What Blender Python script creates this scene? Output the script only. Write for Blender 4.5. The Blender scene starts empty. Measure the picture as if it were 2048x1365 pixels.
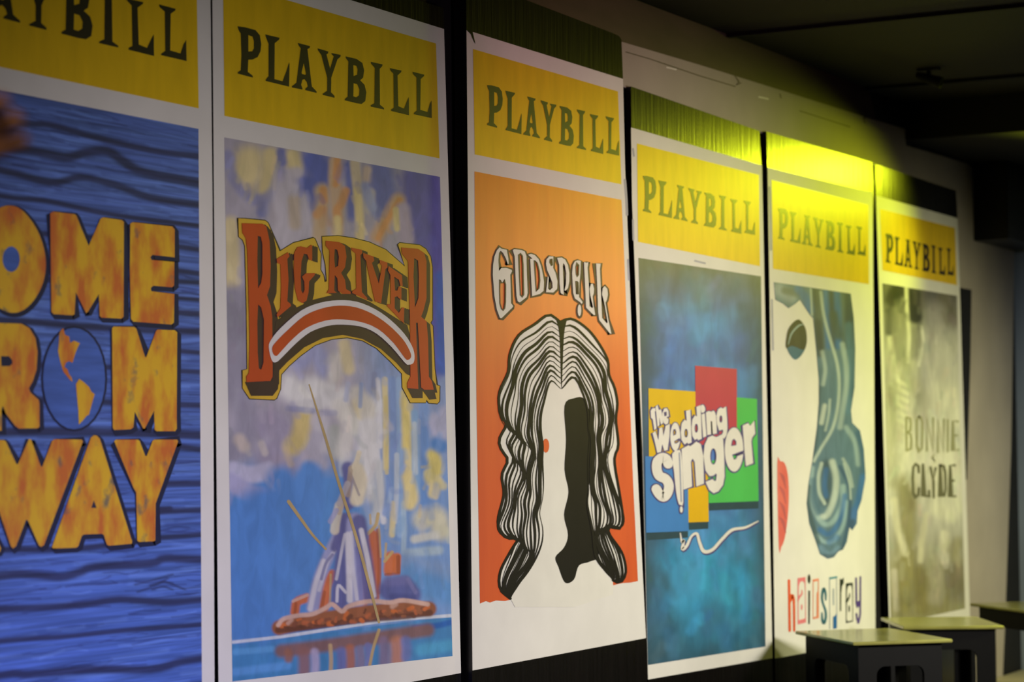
import bpy, bmesh, math, random
import numpy as np
from mathutils import Matrix, Vector
from mathutils.geometry import tessellate_polygon
random.seed(7); rng = np.random.default_rng(5)
scene = bpy.context.scene
col = scene.collection

# ------------------------------------------------------------------ camera
# 50 mm lens on a crop sensor, 1.55 m above the floor, 3.65 m from the poster wall (wall plane X = 0, running along +Y)
F, CX, CY = 4592.0, 1024.0, 682.5
CAM = np.array([3.65, 0.0, 1.55])
R = np.array([[0.87680466, -0.03035963, -0.47988737],
              [0.4807664, 0.03710677, 0.87606322],
              [-0.00878988, -0.99885003, 0.04713128]])     # rows: world X, Y, Z in camera axes (right, down, forward)
cd = bpy.data.cameras.new('camera'); cam = bpy.data.objects.new('camera', cd); col.objects.link(cam)
cd.sensor_width = 36.0; cd.lens = F / 2048 * 36.0
rt, up, bk = R[:, 0], -R[:, 1], -R[:, 2]
cam.matrix_world = Matrix(((rt[0], up[0], bk[0], CAM[0]), (rt[1], up[1], bk[1], CAM[1]), (rt[2], up[2], bk[2], CAM[2]), (0, 0, 0, 1)))
cd.dof.use_dof = True; cd.dof.focus_distance = 7.0; cd.dof.aperture_fstop = 2.9
cd.clip_start = 0.05
scene.camera = cam

# ------------------------------------------------------------------ world, lamps, exposure
w = bpy.data.worlds.new('World'); scene.world = w; w.use_nodes = True
w.node_tree.nodes['Background'].inputs[0].default_value = (0.55, 0.5, 0.6, 1)
w.node_tree.nodes['Background'].inputs[1].default_value = 0.012
scene.view_settings.view_transform = 'Standard'; scene.view_settings.look = 'None'
scene.view_settings.exposure = 0.0; scene.view_settings.gamma = 1.0

def spot(name, loc, target, watts, rgb, angle, blend, radius):
    l = bpy.data.lights.new(name, 'SPOT'); o = bpy.data.objects.new(name, l); col.objects.link(o)
    l.energy = watts; l.color = rgb; l.spot_size = math.radians(angle); l.spot_blend = blend; l.shadow_soft_size = radius
    o.location = loc; d = Vector(target) - Vector(loc); o.rotation_euler = d.to_track_quat('-Z', 'Y').to_euler()
    return o
# cool pinkish house light over the left-hand posters
spot('house_spot_cool', (3.0, 4.5, 1.3), (0, 5.2, 0.8), 215, (1.0, 0.92, 0.98), 92, 1.0, 0.25)
spot('house_spot_pale', (3.4, 7.9, 1.8), (0, 8.0, 0.85), 400, (1.0, 0.95, 0.82), 84, 1.0, 0.25)
spot('house_spot_magenta', (2.4, 5.6, 2.9), (0, 7.5, 2.65), 55, (1.0, 0.36, 0.62), 56, 1.0, 0.15)
# warm yellow wash over the far posters and the stools
spot('wash_spot_warm', (4.5, 10.5, 2.2), (0, 10.75, 0.75), 680, (1.0, 0.97, 0.56), 57, 1.0, 0.2)
# yellow-green stage lamp up by the ceiling past the posters; its mirror image glares in the gloss paint
spot('stage_lamp_yellow_green', (0.7, 11.2, 2.98), (0.3, 8.3, 1.25), 135, (0.88, 1.0, 0.02), 86, 0.8, 0.09)
# amber stage lamp in the far corner, raking along the posters
spot('stage_lamp_amber', (2.45, 12.2, 2.5), (0.0, 7.6, 1.7), 115, (1.0, 0.78, 0.2), 40, 1.0, 0.10)
# cool light on the far end wall
spot('end_wall_spot', (3.6, 7.6, 2.7), (0.9, 12.45, 1.4), 240, (0.80, 0.90, 1.0), 32, 1.0, 0.2)
# blue lamp on the floor at the left
spot('floor_spot_blue', (1.7, 3.3, 0.25), (0, 4.4, 0.3), 70, (0.12, 0.2, 1.0), 80, 1.0, 0.1)
# warm fill added to brighten the raised hand at the left
spot('hand_fill_spot', (3.0, 0.7, 3.05), (2.1, 1.75, 1.9), 60, (1.0, 0.80, 0.6), 40, 1.0, 0.05)

# ------------------------------------------------------------------ projection helpers
def ray(x, y): return R @ np.array([x - CX, y - CY, F])
def wall(x, y, X):                       # where the sight line through pixel (x, y) meets the plane X = const
    d = ray(x, y); return CAM + d * ((X - CAM[0]) / d[0])
def level(x, y, Z):
    d = ray(x, y); return CAM + d * ((Z - CAM[2]) / d[2])
def project(P):
    q = (np.asarray(P) - CAM) @ R; return q[..., 0] / q[..., 2] * F + CX, q[..., 1] / q[..., 2] * F + CY
def vline(x0, y0, x): return 877 + (y0 - 877) * (3544 - x) / (3544 - x0)      # level line along the wall

def lin(c):
    c = np.asarray(c, float) / 255.0
    return np.where(c <= 0.04045, c / 12.92, ((c + 0.055) / 1.055) ** 2.4)

# ------------------------------------------------------------------ materials
MATS = {}
def nodes_of(name):
    m = bpy.data.materials.new(name); m.use_nodes = True
    return m, m.node_tree.nodes, m.node_tree.links, m.node_tree.nodes['Principled BSDF']
def paint(name, c, rough=0.6, mottle=0.10, scale=9.0, spec=0.3, c2=None, detail=6, stretch=(1, 1, 1), bump=0.0, lo=0.35, hi=0.68):
    if name in MATS: return MATS[name]
    m, N, L, b = nodes_of(name)
    tc = N.new('ShaderNodeTexCoord'); mp = N.new('ShaderNodeMapping'); mp.inputs['Scale'].default_value = stretch
    nz = N.new('ShaderNodeTexNoise'); nz.inputs['Scale'].default_value = scale; nz.inputs['Detail'].default_value = detail
    cr = N.new('ShaderNodeValToRGB'); cr.color_ramp.elements[0].position = lo; cr.color_ramp.elements[1].position = hi
    a = lin(c); d = lin(c2) if c2 else a * (1 - mottle)
    cr.color_ramp.elements[0].color = (*d, 1); cr.color_ramp.elements[1].color = (*a, 1)
    L.new(tc.outputs['Object'], mp.inputs[0]); L.new(mp.outputs[0], nz.inputs['Vector'])
    L.new(nz.outputs[0], cr.inputs[0]); L.new(cr.outputs[0], b.inputs['Base Color'])
    b.inputs['Roughness'].default_value = rough; b.inputs['Specular IOR Level'].default_value = spec
    if bump:
        bp = N.new('ShaderNodeBump'); bp.inputs['Strength'].default_value = bump; bp.inputs['Distance'].default_value = 0.004
        L.new(nz.outputs[0], bp.inputs['Height']); L.new(bp.outputs[0], b.inputs['Normal'])
    MATS[name] = m; return m
def canvas_mat(name, rough=0.55, grain=None, spec=0.3):
    m, N, L, b = nodes_of(name)
    at = N.new('ShaderNodeAttribute'); at.attribute_name = 'paint'
    tc = N.new('ShaderNodeTexCoord'); mp = N.new('ShaderNodeMapping'); nz = N.new('ShaderNodeTexNoise')
    sc, amt = grain or ((14, 14, 14), 0.12)
    mp.inputs['Scale'].default_value = sc; nz.inputs['Scale'].default_value = 1.0; nz.inputs['Detail'].default_value = 7
    nz.inputs['Distortion'].default_value = 0.6
    cr = N.new('ShaderNodeValToRGB'); cr.color_ramp.elements[0].position = 0.36; cr.color_ramp.elements[1].position = 0.64
    lo = 1 - amt; cr.color_ramp.elements[0].color = (lo, lo, lo, 1); cr.color_ramp.elements[1].color = (1 + amt, 1 + amt, 1 + amt, 1)
    mx = N.new('ShaderNodeMix'); mx.data_type = 'RGBA'; mx.blend_type = 'MULTIPLY'; mx.inputs[0].default_value = 1.0
    L.new(tc.outputs['Object'], mp.inputs[0]); L.new(mp.outputs[0], nz.inputs['Vector']); L.new(nz.outputs[0], cr.inputs[0])
    L.new(at.outputs['Color'], mx.inputs[6]); L.new(cr.outputs[0], mx.inputs[7]); L.new(mx.outputs[2], b.inputs['Base Color'])
    b.inputs['Roughness'].default_value = rough; b.inputs['Specular IOR Level'].default_value = spec
    return m
def M(name): return MATS[name]
paint('black_gloss', (17, 14, 14), 0.30, 0.5, 8, 0.38, stretch=(1, 7, 0.5), bump=0.4)
paint('white_paint', (232, 228, 222), 0.6, 0.07, 5, 0.3, bump=0.05)
paint('header_yellow', (236, 194, 24), 0.46, 0.12, 5, 0.4, stretch=(1, 4, 1), bump=0.12)
paint('letter_black', (34, 26, 27), 0.46, 0.2, 8, 0.4)
paint('wall_black', (22, 20, 22), 0.6, 0.3)
paint('wall_white', (176, 165, 155), 0.7, 0.12, 3, 0.25, bump=0.05)
paint('beam_brown', (80, 64, 58), 0.7, 0.25, 3, 0.25, stretch=(1, 1, 4))
paint('ceiling_black', (22, 20, 18), 0.75, 0.3, 2)
paint('seam_black', (8, 8, 10), 0.8, 0.1)
paint('back_blue', (166, 174, 182), 0.7, 0.1, 2)
paint('floor_dark', (46, 40, 38), 0.45, 0.3, 4, stretch=(6, 0.7, 1))
paint('stool_top_lit', (176, 172, 92), 0.2, 0.35, 8, 0.55, bump=0.04)  # black tops; the yellow-green light on them is put into this colour
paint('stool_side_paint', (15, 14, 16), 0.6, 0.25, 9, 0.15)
paint('ledge_cream', (214, 204, 160), 0.6, 0.1)
paint('metal_black', (24, 24, 26), 0.4, 0.2)

# ------------------------------------------------------------------ object helpers
def tag(o, label=None, cat=None, group=None, kind=None):
    for k, v in (('label', label), ('category', cat), ('group', group), ('kind', kind)):
        if v: o[k] = v
    return o
def empty(name, loc, rz=0.0):
    o = bpy.data.objects.new(name, None); col.objects.link(o); o.location = loc; o.rotation_euler = (0, 0, rz); o.empty_display_size = 0.1
    return o
def root_loc(o):
    p = Vector((0, 0, 0))
    while o is not None: p = p + Vector(o.location); o = o.parent
    return p
class MB:
    """collects paint shapes and solids in world space; build() links them as one mesh object"""
    def __init__(s): s.v = []; s.f = []; s.mi = []; s.m = []; s.k = 0
    def mat(s, m):
        if m not in s.m: s.m.append(m)
        return s.m.index(m)
    def add(s, V, Fc, m):
        o = len(s.v); s.v += [tuple(map(float, p)) for p in V]; i = s.mat(m)
        for f in Fc: s.f.append(tuple(o + q for q in f)); s.mi.append(i)
    def poly(s, m, X, *loops):                   # painted shape (first loop minus the others) on the plane X
        s.k = (s.k + 1) % 12; X = X + s.k * 2e-5
        P = [[wall(x, y, X) for x, y in lp] for lp in loops]
        tr = tessellate_polygon([[Vector((p[1], p[2], 0)) for p in lp] for lp in P])
        V = [p for lp in P for p in lp]; Fc = []
        for t in tr:
            a, b, c = (V[i] for i in t)
            n = (b[1] - a[1]) * (c[2] - a[2]) - (b[2] - a[2]) * (c[1] - a[1])
            if abs(n) < 1e-12: continue
            Fc.append(t if n > 0 else t[::-1])
        s.add(V, Fc, m)
    def ribbon(s, m, X, pts, r, n=6, closed=False, smooth=True, cap=True):   # brush stroke of half-width r (number or per-point list), pixels
        s.k = (s.k + 1) % 12; X = X + s.k * 2e-5
        p = np.array(pts, float); rr = np.array([r] * len(p) if np.isscalar(r) else r, float)
        if smooth: p, rr = crom(p, rr, n, closed)
        q = np.roll(p, -1, 0) - np.roll(p, 1, 0)
        if not closed: q[0] = p[1] - p[0]; q[-1] = p[-1] - p[-2]
        d = q / (np.linalg.norm(q, axis=1, keepdims=True) + 1e-9); nn = np.stack([-d[:, 1], d[:, 0]], 1)
        if not smooth:
            for i in range(len(p)):
                if closed or 0 < i < len(p) - 1:
                    e = p[(i + 1) % len(p)] - p[i]; e /= np.linalg.norm(e) + 1e-9
                    k = abs(nn[i] @ np.array([-e[1], e[0]])); nn[i] = nn[i] / max(k, 0.45)
        A = p + nn * rr[:, None]; B = p - nn * rr[:, None]
        c = len(p); V = [wall(*a, X) for a in A] + [wall(*b, X) for b in B]
        Fc = [((i + 1) % c, i, c + i, c + (i + 1) % c) for i in range(c if closed else c - 1)]
        if not closed and cap:
            for e, sg in ((0, -1), (c - 1, 1)):
                o = len(V); th = np.linspace(0, math.pi, 7)
                arc = [p[e] + rr[e] * (math.cos(t) * nn[e] + sg * math.sin(t) * d[e]) for t in th]
                V += [wall(*a, X) for a in arc]; ids = tuple(range(o, o + 7))
                Fc.append(ids if sg < 0 else ids[::-1])
        s.add(V, Fc, m)
    def slab(s, m, X0, X1, loop):                # board with an outline on the wall and a real thickness
        P = [wall(x, y, X1) for x, y in loop]; n = len(P)
        ar = sum(P[i][1] * P[(i + 1) % n][2] - P[(i + 1) % n][1] * P[i][2] for i in range(n))
        if ar < 0: P = P[::-1]
        Q = [(X0, p[1], p[2]) for p in P]
        tr = tessellate_polygon([[Vector((p[1], p[2], 0)) for p in P]]); Fc = []
        for t in tr:
            a, b, c = (P[i] for i in t)
            if (b[1] - a[1]) * (c[2] - a[2]) - (b[2] - a[2]) * (c[1] - a[1]) < 0: t = t[::-1]
            Fc.append(tuple(t)); Fc.append(tuple(n + i for i in t[::-1]))
        Fc += [(i, n + i, n + (i + 1) % n, (i + 1) % n) for i in range(n)]
        s.add(P + Q, Fc, m)
    def box(s, m, a, b):
        x0, y0, z0 = a; x1, y1, z1 = b
        s.add([(x0, y0, z0), (x1, y0, z0), (x1, y1, z0), (x0, y1, z0), (x0, y0, z1), (x1, y0, z1), (x1, y1, z1), (x0, y1, z1)],
              [(0, 3, 2, 1), (4, 5, 6, 7), (0, 1, 5, 4), (1, 2, 6, 5), (2, 3, 7, 6), (3, 0, 4, 7)], m)
    def build(s, name, parent=None, loc=None, bevel=0.0):
        base = root_loc(parent) if parent is not None else Vector(loc or (0, 0, 0))
        me = bpy.data.meshes.new(name); me.from_pydata([tuple(Vector(p) - base) for p in s.v], [], s.f); me.update()
        for m in s.m: me.materials.append(m)
        me.polygons.foreach_set('material_index', s.mi)
        o = bpy.data.objects.new(name, me); col.objects.link(o)
        if parent is not None: o.parent = parent
        else: o.location = base
        if bevel:
            b = o.modifiers.new('bevel', 'BEVEL'); b.width = bevel; b.segments = 2; b.limit_method = 'ANGLE'
        return o
def crom(p, rr, n, closed):
    c = len(p); out = []; ro = []
    for i in range(c if closed else c - 1):
        a, b = p[i], p[(i + 1) % c]
        z = p[i - 1] if (closed or i > 0) else 2 * a - b
        e = p[(i + 2) % c] if (closed or i + 2 < c) else 2 * b - a
        for k in range(n):
            t = k / n
            out.append(0.5 * (2 * a + (b - z) * t + (2 * z - 5 * a + 4 * b - e) * t * t + (3 * a - z - 3 * b + e) * t ** 3))
            ro.append(rr[i] * (1 - t) + rr[(i + 1) % c] * t)
    if not closed: out.append(p[-1]); ro.append(rr[-1])
    return np.array(out), np.array(ro)
def sm(pts, n=4): return [tuple(q) for q in crom(np.array(pts, float), np.ones(len(pts)), n, True)[0]]
def K(x0, y0, s): return lambda *p: [(x0 + s * a, y0 + s * b) for a, b in p]
def ell(cx, cy, rx, ry, n=28, rot=0.0):
    c, s_ = math.cos(rot), math.sin(rot)
    return [(cx + rx * math.cos(t) * c - ry * math.sin(t) * s_, cy + rx * math.cos(t) * s_ + ry * math.sin(t) * c) for t in np.linspace(0, 2 * math.pi, n, endpoint=False)]
class Canvas:
    """a finely divided painted sheet: brush strokes are laid into its paint attribute"""
    def __init__(s, quad, X, nx, ny, base):
        s.X = X; tl, tr, br, bl = (wall(*q, X) for q in quad); s.nx, s.ny = nx, ny
        u, v = np.meshgrid(np.linspace(0, 1, nx + 1), np.linspace(0, 1, ny + 1))
        u = u.ravel()[:, None]; v = v.ravel()[:, None]
        s.P = (tl * (1 - u) + tr * u) * (1 - v) + (bl * (1 - u) + br * u) * v
        s.x, s.y = project(s.P); s.C = np.tile(lin(base), (len(s.x), 1))
    def stroke(s, pts, r, c, a=1.0, soft=0.5, ys=1.0):
        p = np.array(pts, float); d = np.full(len(s.x), 1e9)
        sel = (s.x > p[:, 0].min() - 2 * r) & (s.x < p[:, 0].max() + 2 * r) & (s.y > p[:, 1].min() - 2 * r / ys) & (s.y < p[:, 1].max() + 2 * r / ys)
        if not sel.any(): return
        x, y = s.x[sel], s.y[sel] * ys; dd = np.full(len(x), 1e9)
        if len(p) > 2: p = crom(p, np.ones(len(p)), 4, False)[0]
        if len(p) == 1: p = np.vstack([p, p + 0.01])
        for i in range(len(p) - 1):
            ax, ay = p[i][0], p[i][1] * ys; bx, by = p[i + 1][0] - ax, p[i + 1][1] * ys - ay
            t = np.clip(((x - ax) * bx + (y - ay) * by) / (bx * bx + by * by + 1e-9), 0, 1)
            dd = np.minimum(dd, np.hypot(x - ax - t * bx, y - ay - t * by))
        k = np.clip((r * (1 + soft) - dd) / (r * 2 * soft + 1e-6), 0, 1); k = (k * k * (3 - 2 * k) * a)[:, None]
        s.C[sel] = s.C[sel] * (1 - k) + lin(c) * k
    def fill(s, fn, c, a=1.0):                  # a tint laid on with a weight from a function of place
        k = np.clip(fn(s.x, s.y), 0, 1)[:, None] * a; s.C = s.C * (1 - k) + lin(c) * k
    def dabs(s, n, r0, r1, length, tilt, jit, a):   # small broken brush touches in the colours already there
        for k in range(n):
            i = rng.integers(len(s.x)); c = np.clip(s.C[i], 0, 1); c = np.where(c <= 0.0031308, c * 12.92, 1.055 * c ** (1 / 2.4) - 0.055) * 255
            c = np.clip(c * (1 + rng.normal(0, jit)) + rng.normal(0, 255 * jit * 0.25, 3), 0, 255); l_ = rng.uniform(0.3, 1) * length; t = tilt + rng.normal(0, 0.35)
            x0, y0 = s.x[i] + rng.normal(0, r1), s.y[i] + rng.normal(0, r1)
            s.stroke([(x0, y0), (x0 + l_ * math.sin(t) * 0.5 + rng.normal(0, 1), y0 + l_ * 0.5), (x0 + l_ * math.sin(t), y0 + l_ * math.cos(t))], rng.uniform(r0, r1), c, a, 0.7)
    def build(s, name, m, parent, mask=None):
        base = np.array(root_loc(parent)); nx, ny = s.nx, s.ny; me = bpy.data.meshes.new(name)
        Fc = [(j * (nx + 1) + i, (j + 1) * (nx + 1) + i, (j + 1) * (nx + 1) + i + 1, j * (nx + 1) + i + 1) for j in range(ny) for i in range(nx)]
        if mask is not None:                   # keep only the cells inside the painted outline
            ok = np.zeros(len(s.x), bool); q = mask
            for i in range(len(q)):
                (x0, y0), (x1, y1) = q[i - 1], q[i]
                if y0 != y1: ok ^= ((y0 > s.y) != (y1 > s.y)) & (s.x < (x1 - x0) * (s.y - y0) / (y1 - y0) + x0)
            Fc = [f for f in Fc if ok[f[0]] and ok[f[1]] and ok[f[2]] and ok[f[3]]]
        me.from_pydata((s.P - base).tolist(), [], Fc); me.update()
        at = me.color_attributes.new('paint', 'FLOAT_COLOR', 'POINT')
        at.data.foreach_set('color', np.hstack([s.C, np.ones((len(s.C), 1))]).astype(np.float32).ravel())
        me.materials.append(m); o = bpy.data.objects.new(name, me); col.objects.link(o); o.parent = parent
        return o

# ------------------------------------------------------------------ the room
def struct(o): o['kind'] = 'structure'; return o
b = MB(); b.box(M('wall_black'), (-0.2, -1.5, 0), (0, 12.6, 3.4)); struct(b.build('wall_left'))
b = MB(); b.box(M('back_blue'), (-0.2, 12.45, 0), (6.5, 12.65, 3.4)); struct(b.build('wall_back'))
b = MB(); b.box(M('floor_dark'), (-0.2, -2.5, -0.1), (6.5, 12.65, 0)); struct(b.build('floor'))
b = MB(); b.box(M('ceiling_black'), (-0.2, -2.5, 3.215), (6.5, 12.65, 3.4)); struct(b.build('ceiling'))
# white upper wall: a ragged band above the far posters that turns down the wall end beside the last one
b = MB(); b.slab(M('wall_white'), 0.0, 0.014, [(1200, 72), (1245, 84), (1400, 130), (1560, 180), (1727, 233), (1729, 238), (1733, 235), (1810, 258), (1812, 291), (1935, 327), (1944, 334),
        (1948, 345), (2031, 370), (2028, 560), (2022, 900), (2010, 1250), (2005, 1365), (2003, 1480), (1930, 1480), (1925, 1100), (1905, 395), (1745, 332), (1522, 266), (1250, 175), (1200, 160)])
for q in ([(1252, 104), (1300, 118), (1400, 152), (1470, 173)], [(1470, 152), (1478, 164), (1472, 170), (1482, 166)], [(1560, 188), (1562, 196)], [(1727, 236), (1730, 246)], [(1600, 222), (1700, 254)]):
    b.ribbon(M('beam_brown'), 0.0145, q, 0.9, smooth=False)
b.ribbon(M('white_paint'), 0.0145, [(1334, 135), (1352, 139)], 1.5); b.ribbon(M('white_paint'), 0.0145, [(1518, 194), (1536, 198)], 1.6)
struct(b.build('trim_1'))
b = MB(); b.slab(M('beam_brown'), 0.0, 0.008, [(950, -115), (1271, 0), (1400, 48), (1560, 108), (1700, 150), (1737, 172), (1752, 236), (1812, 262), (1700, 235), (1400, 140), (1150, 70), (950, 20)])
struct(b.build('trim_2'))
b = MB()
for (x0, y0), (x1, y1), hw in (((1467, 67), (2048, 41), 0.014), ((1740, 175), (2048, 152), 0.02), ((1180, -40), (2048, -75), 0.014)):
    A = level(x0, y0, 3.215)[1]
    b.box(M('seam_black'), (0.01, A - hw, 3.20), (6.4, A + hw, 3.22))
struct(b.build('trim_3'))
b = MB(); b.box(M('ceiling_black'), (0.0, 10.62, 3.03), (6.5, 12.45, 3.215)); struct(b.build('trim_4'))
b = MB(); b.box(M('wall_white'), (0.9, 12.36, 2.78), (3.4, 12.45, 2.9)); struct(b.build('trim_5'))
b = MB(); b.box(M('metal_black'), (0.014, 11.68, 2.62), (0.2, 12.36, 3.03)); tag(b.build('duct_box', loc=(0.1, 12.0, 2.62), bevel=0.006), 'black box-shaped casing high on the white wall by the far corner', 'casing')
b = MB(); b.slab(M('wall_black'), 0.0142, 0.03, [(1922, 576), (1943, 580), (1941, 720), (1934, 960), (1928, 780)])
tag(b.build('dark_board', loc=tuple(wall(1934, 960, 0.02))), 'narrow black board wedged behind the grey photo-style poster at the far end', 'board')
b = MB(); b.box(M('floor_dark'), (0.016, 11.75, 0.0), (2.4, 12.44, 0.29)); e = empty('step_platform', (1.0, 12.1, 0))
b2 = MB(); b2.box(M('ledge_cream'), (0.016, 11.73, 0.29), (2.42, 12.44, 0.32)); b.build('platform_base', e); b2.build('platform_top', e)
tag(e, 'low pale-topped step in the far right corner behind the stools', 'platform')

# ------------------------------------------------------------------ PLAYBILL lettering, drawn once, fitted to every header
G = K(420, 0, 520 / 1774)
GL = [
 [G((188,180),(235,185),(310,205),(340,240),(350,300),(345,350),(325,390),(290,407),(262,408),(258,490),(292,518),(292,530),(190,503),(190,492),(210,480),(215,380),(210,230),(195,205)), G((262,240),(290,250),(300,280),(300,330),(290,350),(262,352))],
 [G((378,235),(475,258),(472,270),(442,295),(440,540),(495,555),(520,490),(540,425),(543,440),(540,592),(380,553),(380,545),(400,520),(400,300),(380,250))],
 [G((600,293),(683,315),(680,328),(665,335),(695,590),(728,625),(727,635),(650,615),(652,605),(668,590),(660,560),(645,540),(630,545),(622,580),(632,605),(630,612),(558,597),(560,588),(590,565),(620,330),(605,310)), G((640,430),(655,500),(652,512),(628,505),(625,495))],
 [G((735,330),(808,352),(805,365),(795,372),(820,470),(845,385),(830,370),(830,362),(892,375),(890,388),(870,405),(828,530),(826,630),(850,655),(850,668),(770,648),(770,640),(800,620),(800,530),(760,375),(738,345))],
 [G((925,385),(1000,402),(1040,430),(1052,480),(1045,530),(1025,548),(1055,580),(1067,630),(1060,690),(1035,710),(1000,705),(920,685),(922,675),(940,660),(945,420),(928,398)), G((978,445),(1000,450),(1008,475),(1005,510),(980,520)), G((980,568),(1005,575),(1020,610),(1018,650),(1000,665),(978,658))],
 [G((1098,422),(1178,440),(1175,452),(1158,470),(1160,715),(1188,738),(1188,748),(1097,728),(1097,720),(1122,705),(1125,465),(1100,435))],
 [G((1228,465),(1307,482),(1305,492),(1280,515),(1285,725),(1325,742),(1345,690),(1357,662),(1358,787),(1237,758),(1237,748),(1255,735),(1252,505),(1230,478))],
 [G((1383,490),(1462,510),(1460,520),(1438,540),(1435,750),(1485,765),(1500,710),(1512,685),(1514,807),(1392,780),(1392,772),(1412,755),(1410,530),(1385,505))]]
WQ = [(475, 52), (863, 154), (863, 237), (475, 147)]
def playbill(quad, X, parent):
    def basis(q):
        tl, tr, br, bl = (wall(*p, X) for p in q)
        return bl, ((br - bl) + (tr - tl)) / 2, ((tl - bl) + (tr - br)) / 2
    o0, a0, c0 = basis(WQ); o1, a1, c1 = basis(quad)
    T = np.array([[a0[1], c0[1]], [a0[2], c0[2]]]); Ti = np.linalg.inv(T)
    b = MB()
    for g in GL:
        loops = []
        for lp in g:
            L_ = []
            for x, y in lp:
                d = wall(x, y, X) - o0; st = Ti @ d[1:]
                L_.append(tuple(float(q) for q in project(o1 + a1 * st[0] + c1 * st[1])))
            loops.append(L_)
        b.poly(M('letter_black'), X, *loops)
    return b.build('header_lettering', parent)

def panel(label, board, X1, white, header, word):
    b = MB(); b.slab(M('black_gloss'), 0.0145, X1, board)
    ys = [wall(x, y, X1) for x, y in board]
    o = b.build('poster_panel', loc=(X1 / 2, float(np.mean([p[1] for p in ys])), float(min(p[2] for p in ys))))
    tag(o, label, 'poster', 'tall painted posters along the wall')
    b = MB(); b.poly(M('white_paint'), X1 + 0.0006, white); b.build('white_field', o)
    b = MB(); b.poly(M('header_yellow'), X1 + 0.0012, header); h = b.build('header_band', o)
    playbill(word, X1 + 0.0018, h)
    return o

P1 = panel('blue plank poster with mottled yellow block letters, cut off by the left edge',
    [(-235, -330), (420, -120), (421, 0), (425, 400), (429, 1365), (430, 1560), (-235, 1690)], 0.034,
    [(-235, -285), (420, -86), (421, 0), (425, 400), (429, 1365), (429.5, 1434), (-235, 1553)],
    [(-225, -235), (393, -52), (397.5, 217), (-225, 87)], [(-195, -129), (372, 24), (372.5, 124), (-195, -14)])
P2 = panel('cloudy blue sky poster with a red and gold arched title above a raft',
    [(424, -125), (887, 16), (888, 58), (922, 1347), (924, 1480), (441, 1575), (438, 1365), (427, 400)], 0.034,
    [(424, -86), (888, 58), (896, 330), (908, 750), (922, 1347), (440, 1434), (437, 1365), (428, 400)],
    [(446, -37), (872, 87), (879, 317), (449, 232)], WQ)
P3 = panel('orange poster with black and white flowing waves below a white title',
    [(932, -52), (1052, 0), (1225, 66), (1238, 72), (1243, 79), (1246, 158), (1250, 330), (1257, 500), (1270, 840), (1292, 1277), (1296, 1420), (946, 1490), (944, 1340), (936, 400)], 0.06,
    [(933, 60), (1246, 158), (1250, 330), (1257, 500), (1270, 840), (1292, 1277), (945, 1342), (940, 830), (936, 400)],
    [(946, 98), (1236, 183), (1243, 369), (949.5, 309)], [(974, 171), (1238, 240), (1238, 313.5), (974, 250)])
P4 = panel('dark blue poster with coloured squares behind a white cartoon title',
    [(1262, 173), (1519, 262), (1523, 330), (1530, 620), (1545, 1318), (1548, 1440), (1297, 1490), (1296, 1359), (1276, 700), (1264, 400)], 0.034,
    [(1262, 255), (1524, 331), (1530, 620), (1545, 1317), (1296, 1360), (1285, 900), (1276, 700), (1264, 400)],
    [(1274, 287), (1518, 350), (1520, 533), (1276, 484)], [(1286, 351), (1510, 407), (1510, 470.5), (1285.6, 422)])
P5 = panel('cream poster with a curling blue wave shape and mixed cut-out letters',
    [(1533, 263), (1745, 325), (1747, 385), (1748, 700), (1751, 1240), (1752, 1400), (1552, 1438), (1550, 1318), (1541, 700), (1536, 400)], 0.034,
    [(1535, 335), (1745, 385), (1746.5, 560), (1748, 700), (1751, 1281), (1550, 1318), (1541, 700), (1536, 400)],
    [(1543, 360), (1737, 410), (1738, 569), (1546, 538)], [(1556, 417), (1731, 457), (1731, 513), (1556, 477)])
P6 = panel('grey photo-style poster with soft dark shapes, farthest along the wall',
    [(1750, 328), (1912, 382), (1915, 437), (1926, 780), (1940, 1233), (1944, 1365), (1784, 1400), (1779, 1262), (1764, 780), (1752, 391)], 0.04,
    [(1752, 391), (1915, 437), (1926, 780), (1940, 1234), (1779, 1264), (1764, 780)],
    [(1760, 418), (1910, 456), (1914, 571), (1765, 541)], [(1770.5, 468), (1907, 500), (1907, 552.6), (1771, 524)])

# ------------------------------------------------------------------ poster 1: blue planks, block letters
X = 0.034
cv = Canvas([(-225, 136), (397, 258), (404, 1397), (-225, 1501)], X + 0.0012, 170, 560, (80, 106, 180))
cv.fill(lambda x, y: (y - 300) / 1000, (78, 112, 196), 0.85)
DK = (42, 46, 84)
for k in range(900):                          # fine grain lines and paler board faces
    x0 = rng.uniform(-225, 380); y0 = rng.uniform(160, 1450); ln = rng.uniform(40, 190)
    sl = (877 - y0) / (3544 - x0) + rng.normal(0, 0.02)
    pts = [(x0 + ln * t, y0 + ln * t * sl + rng.normal(0, 2.5)) for t in (0, 0.35, 0.7, 1)]
    if rng.random() < 0.55: cv.stroke(pts, rng.uniform(0.9, 2.0), (50, 62, 124), rng.uniform(0.3, 0.65), 0.8)
    else: cv.stroke(pts, rng.uniform(1.2, 5), (108, 144, 224), rng.uniform(0.15, 0.5), 0.8)
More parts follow.
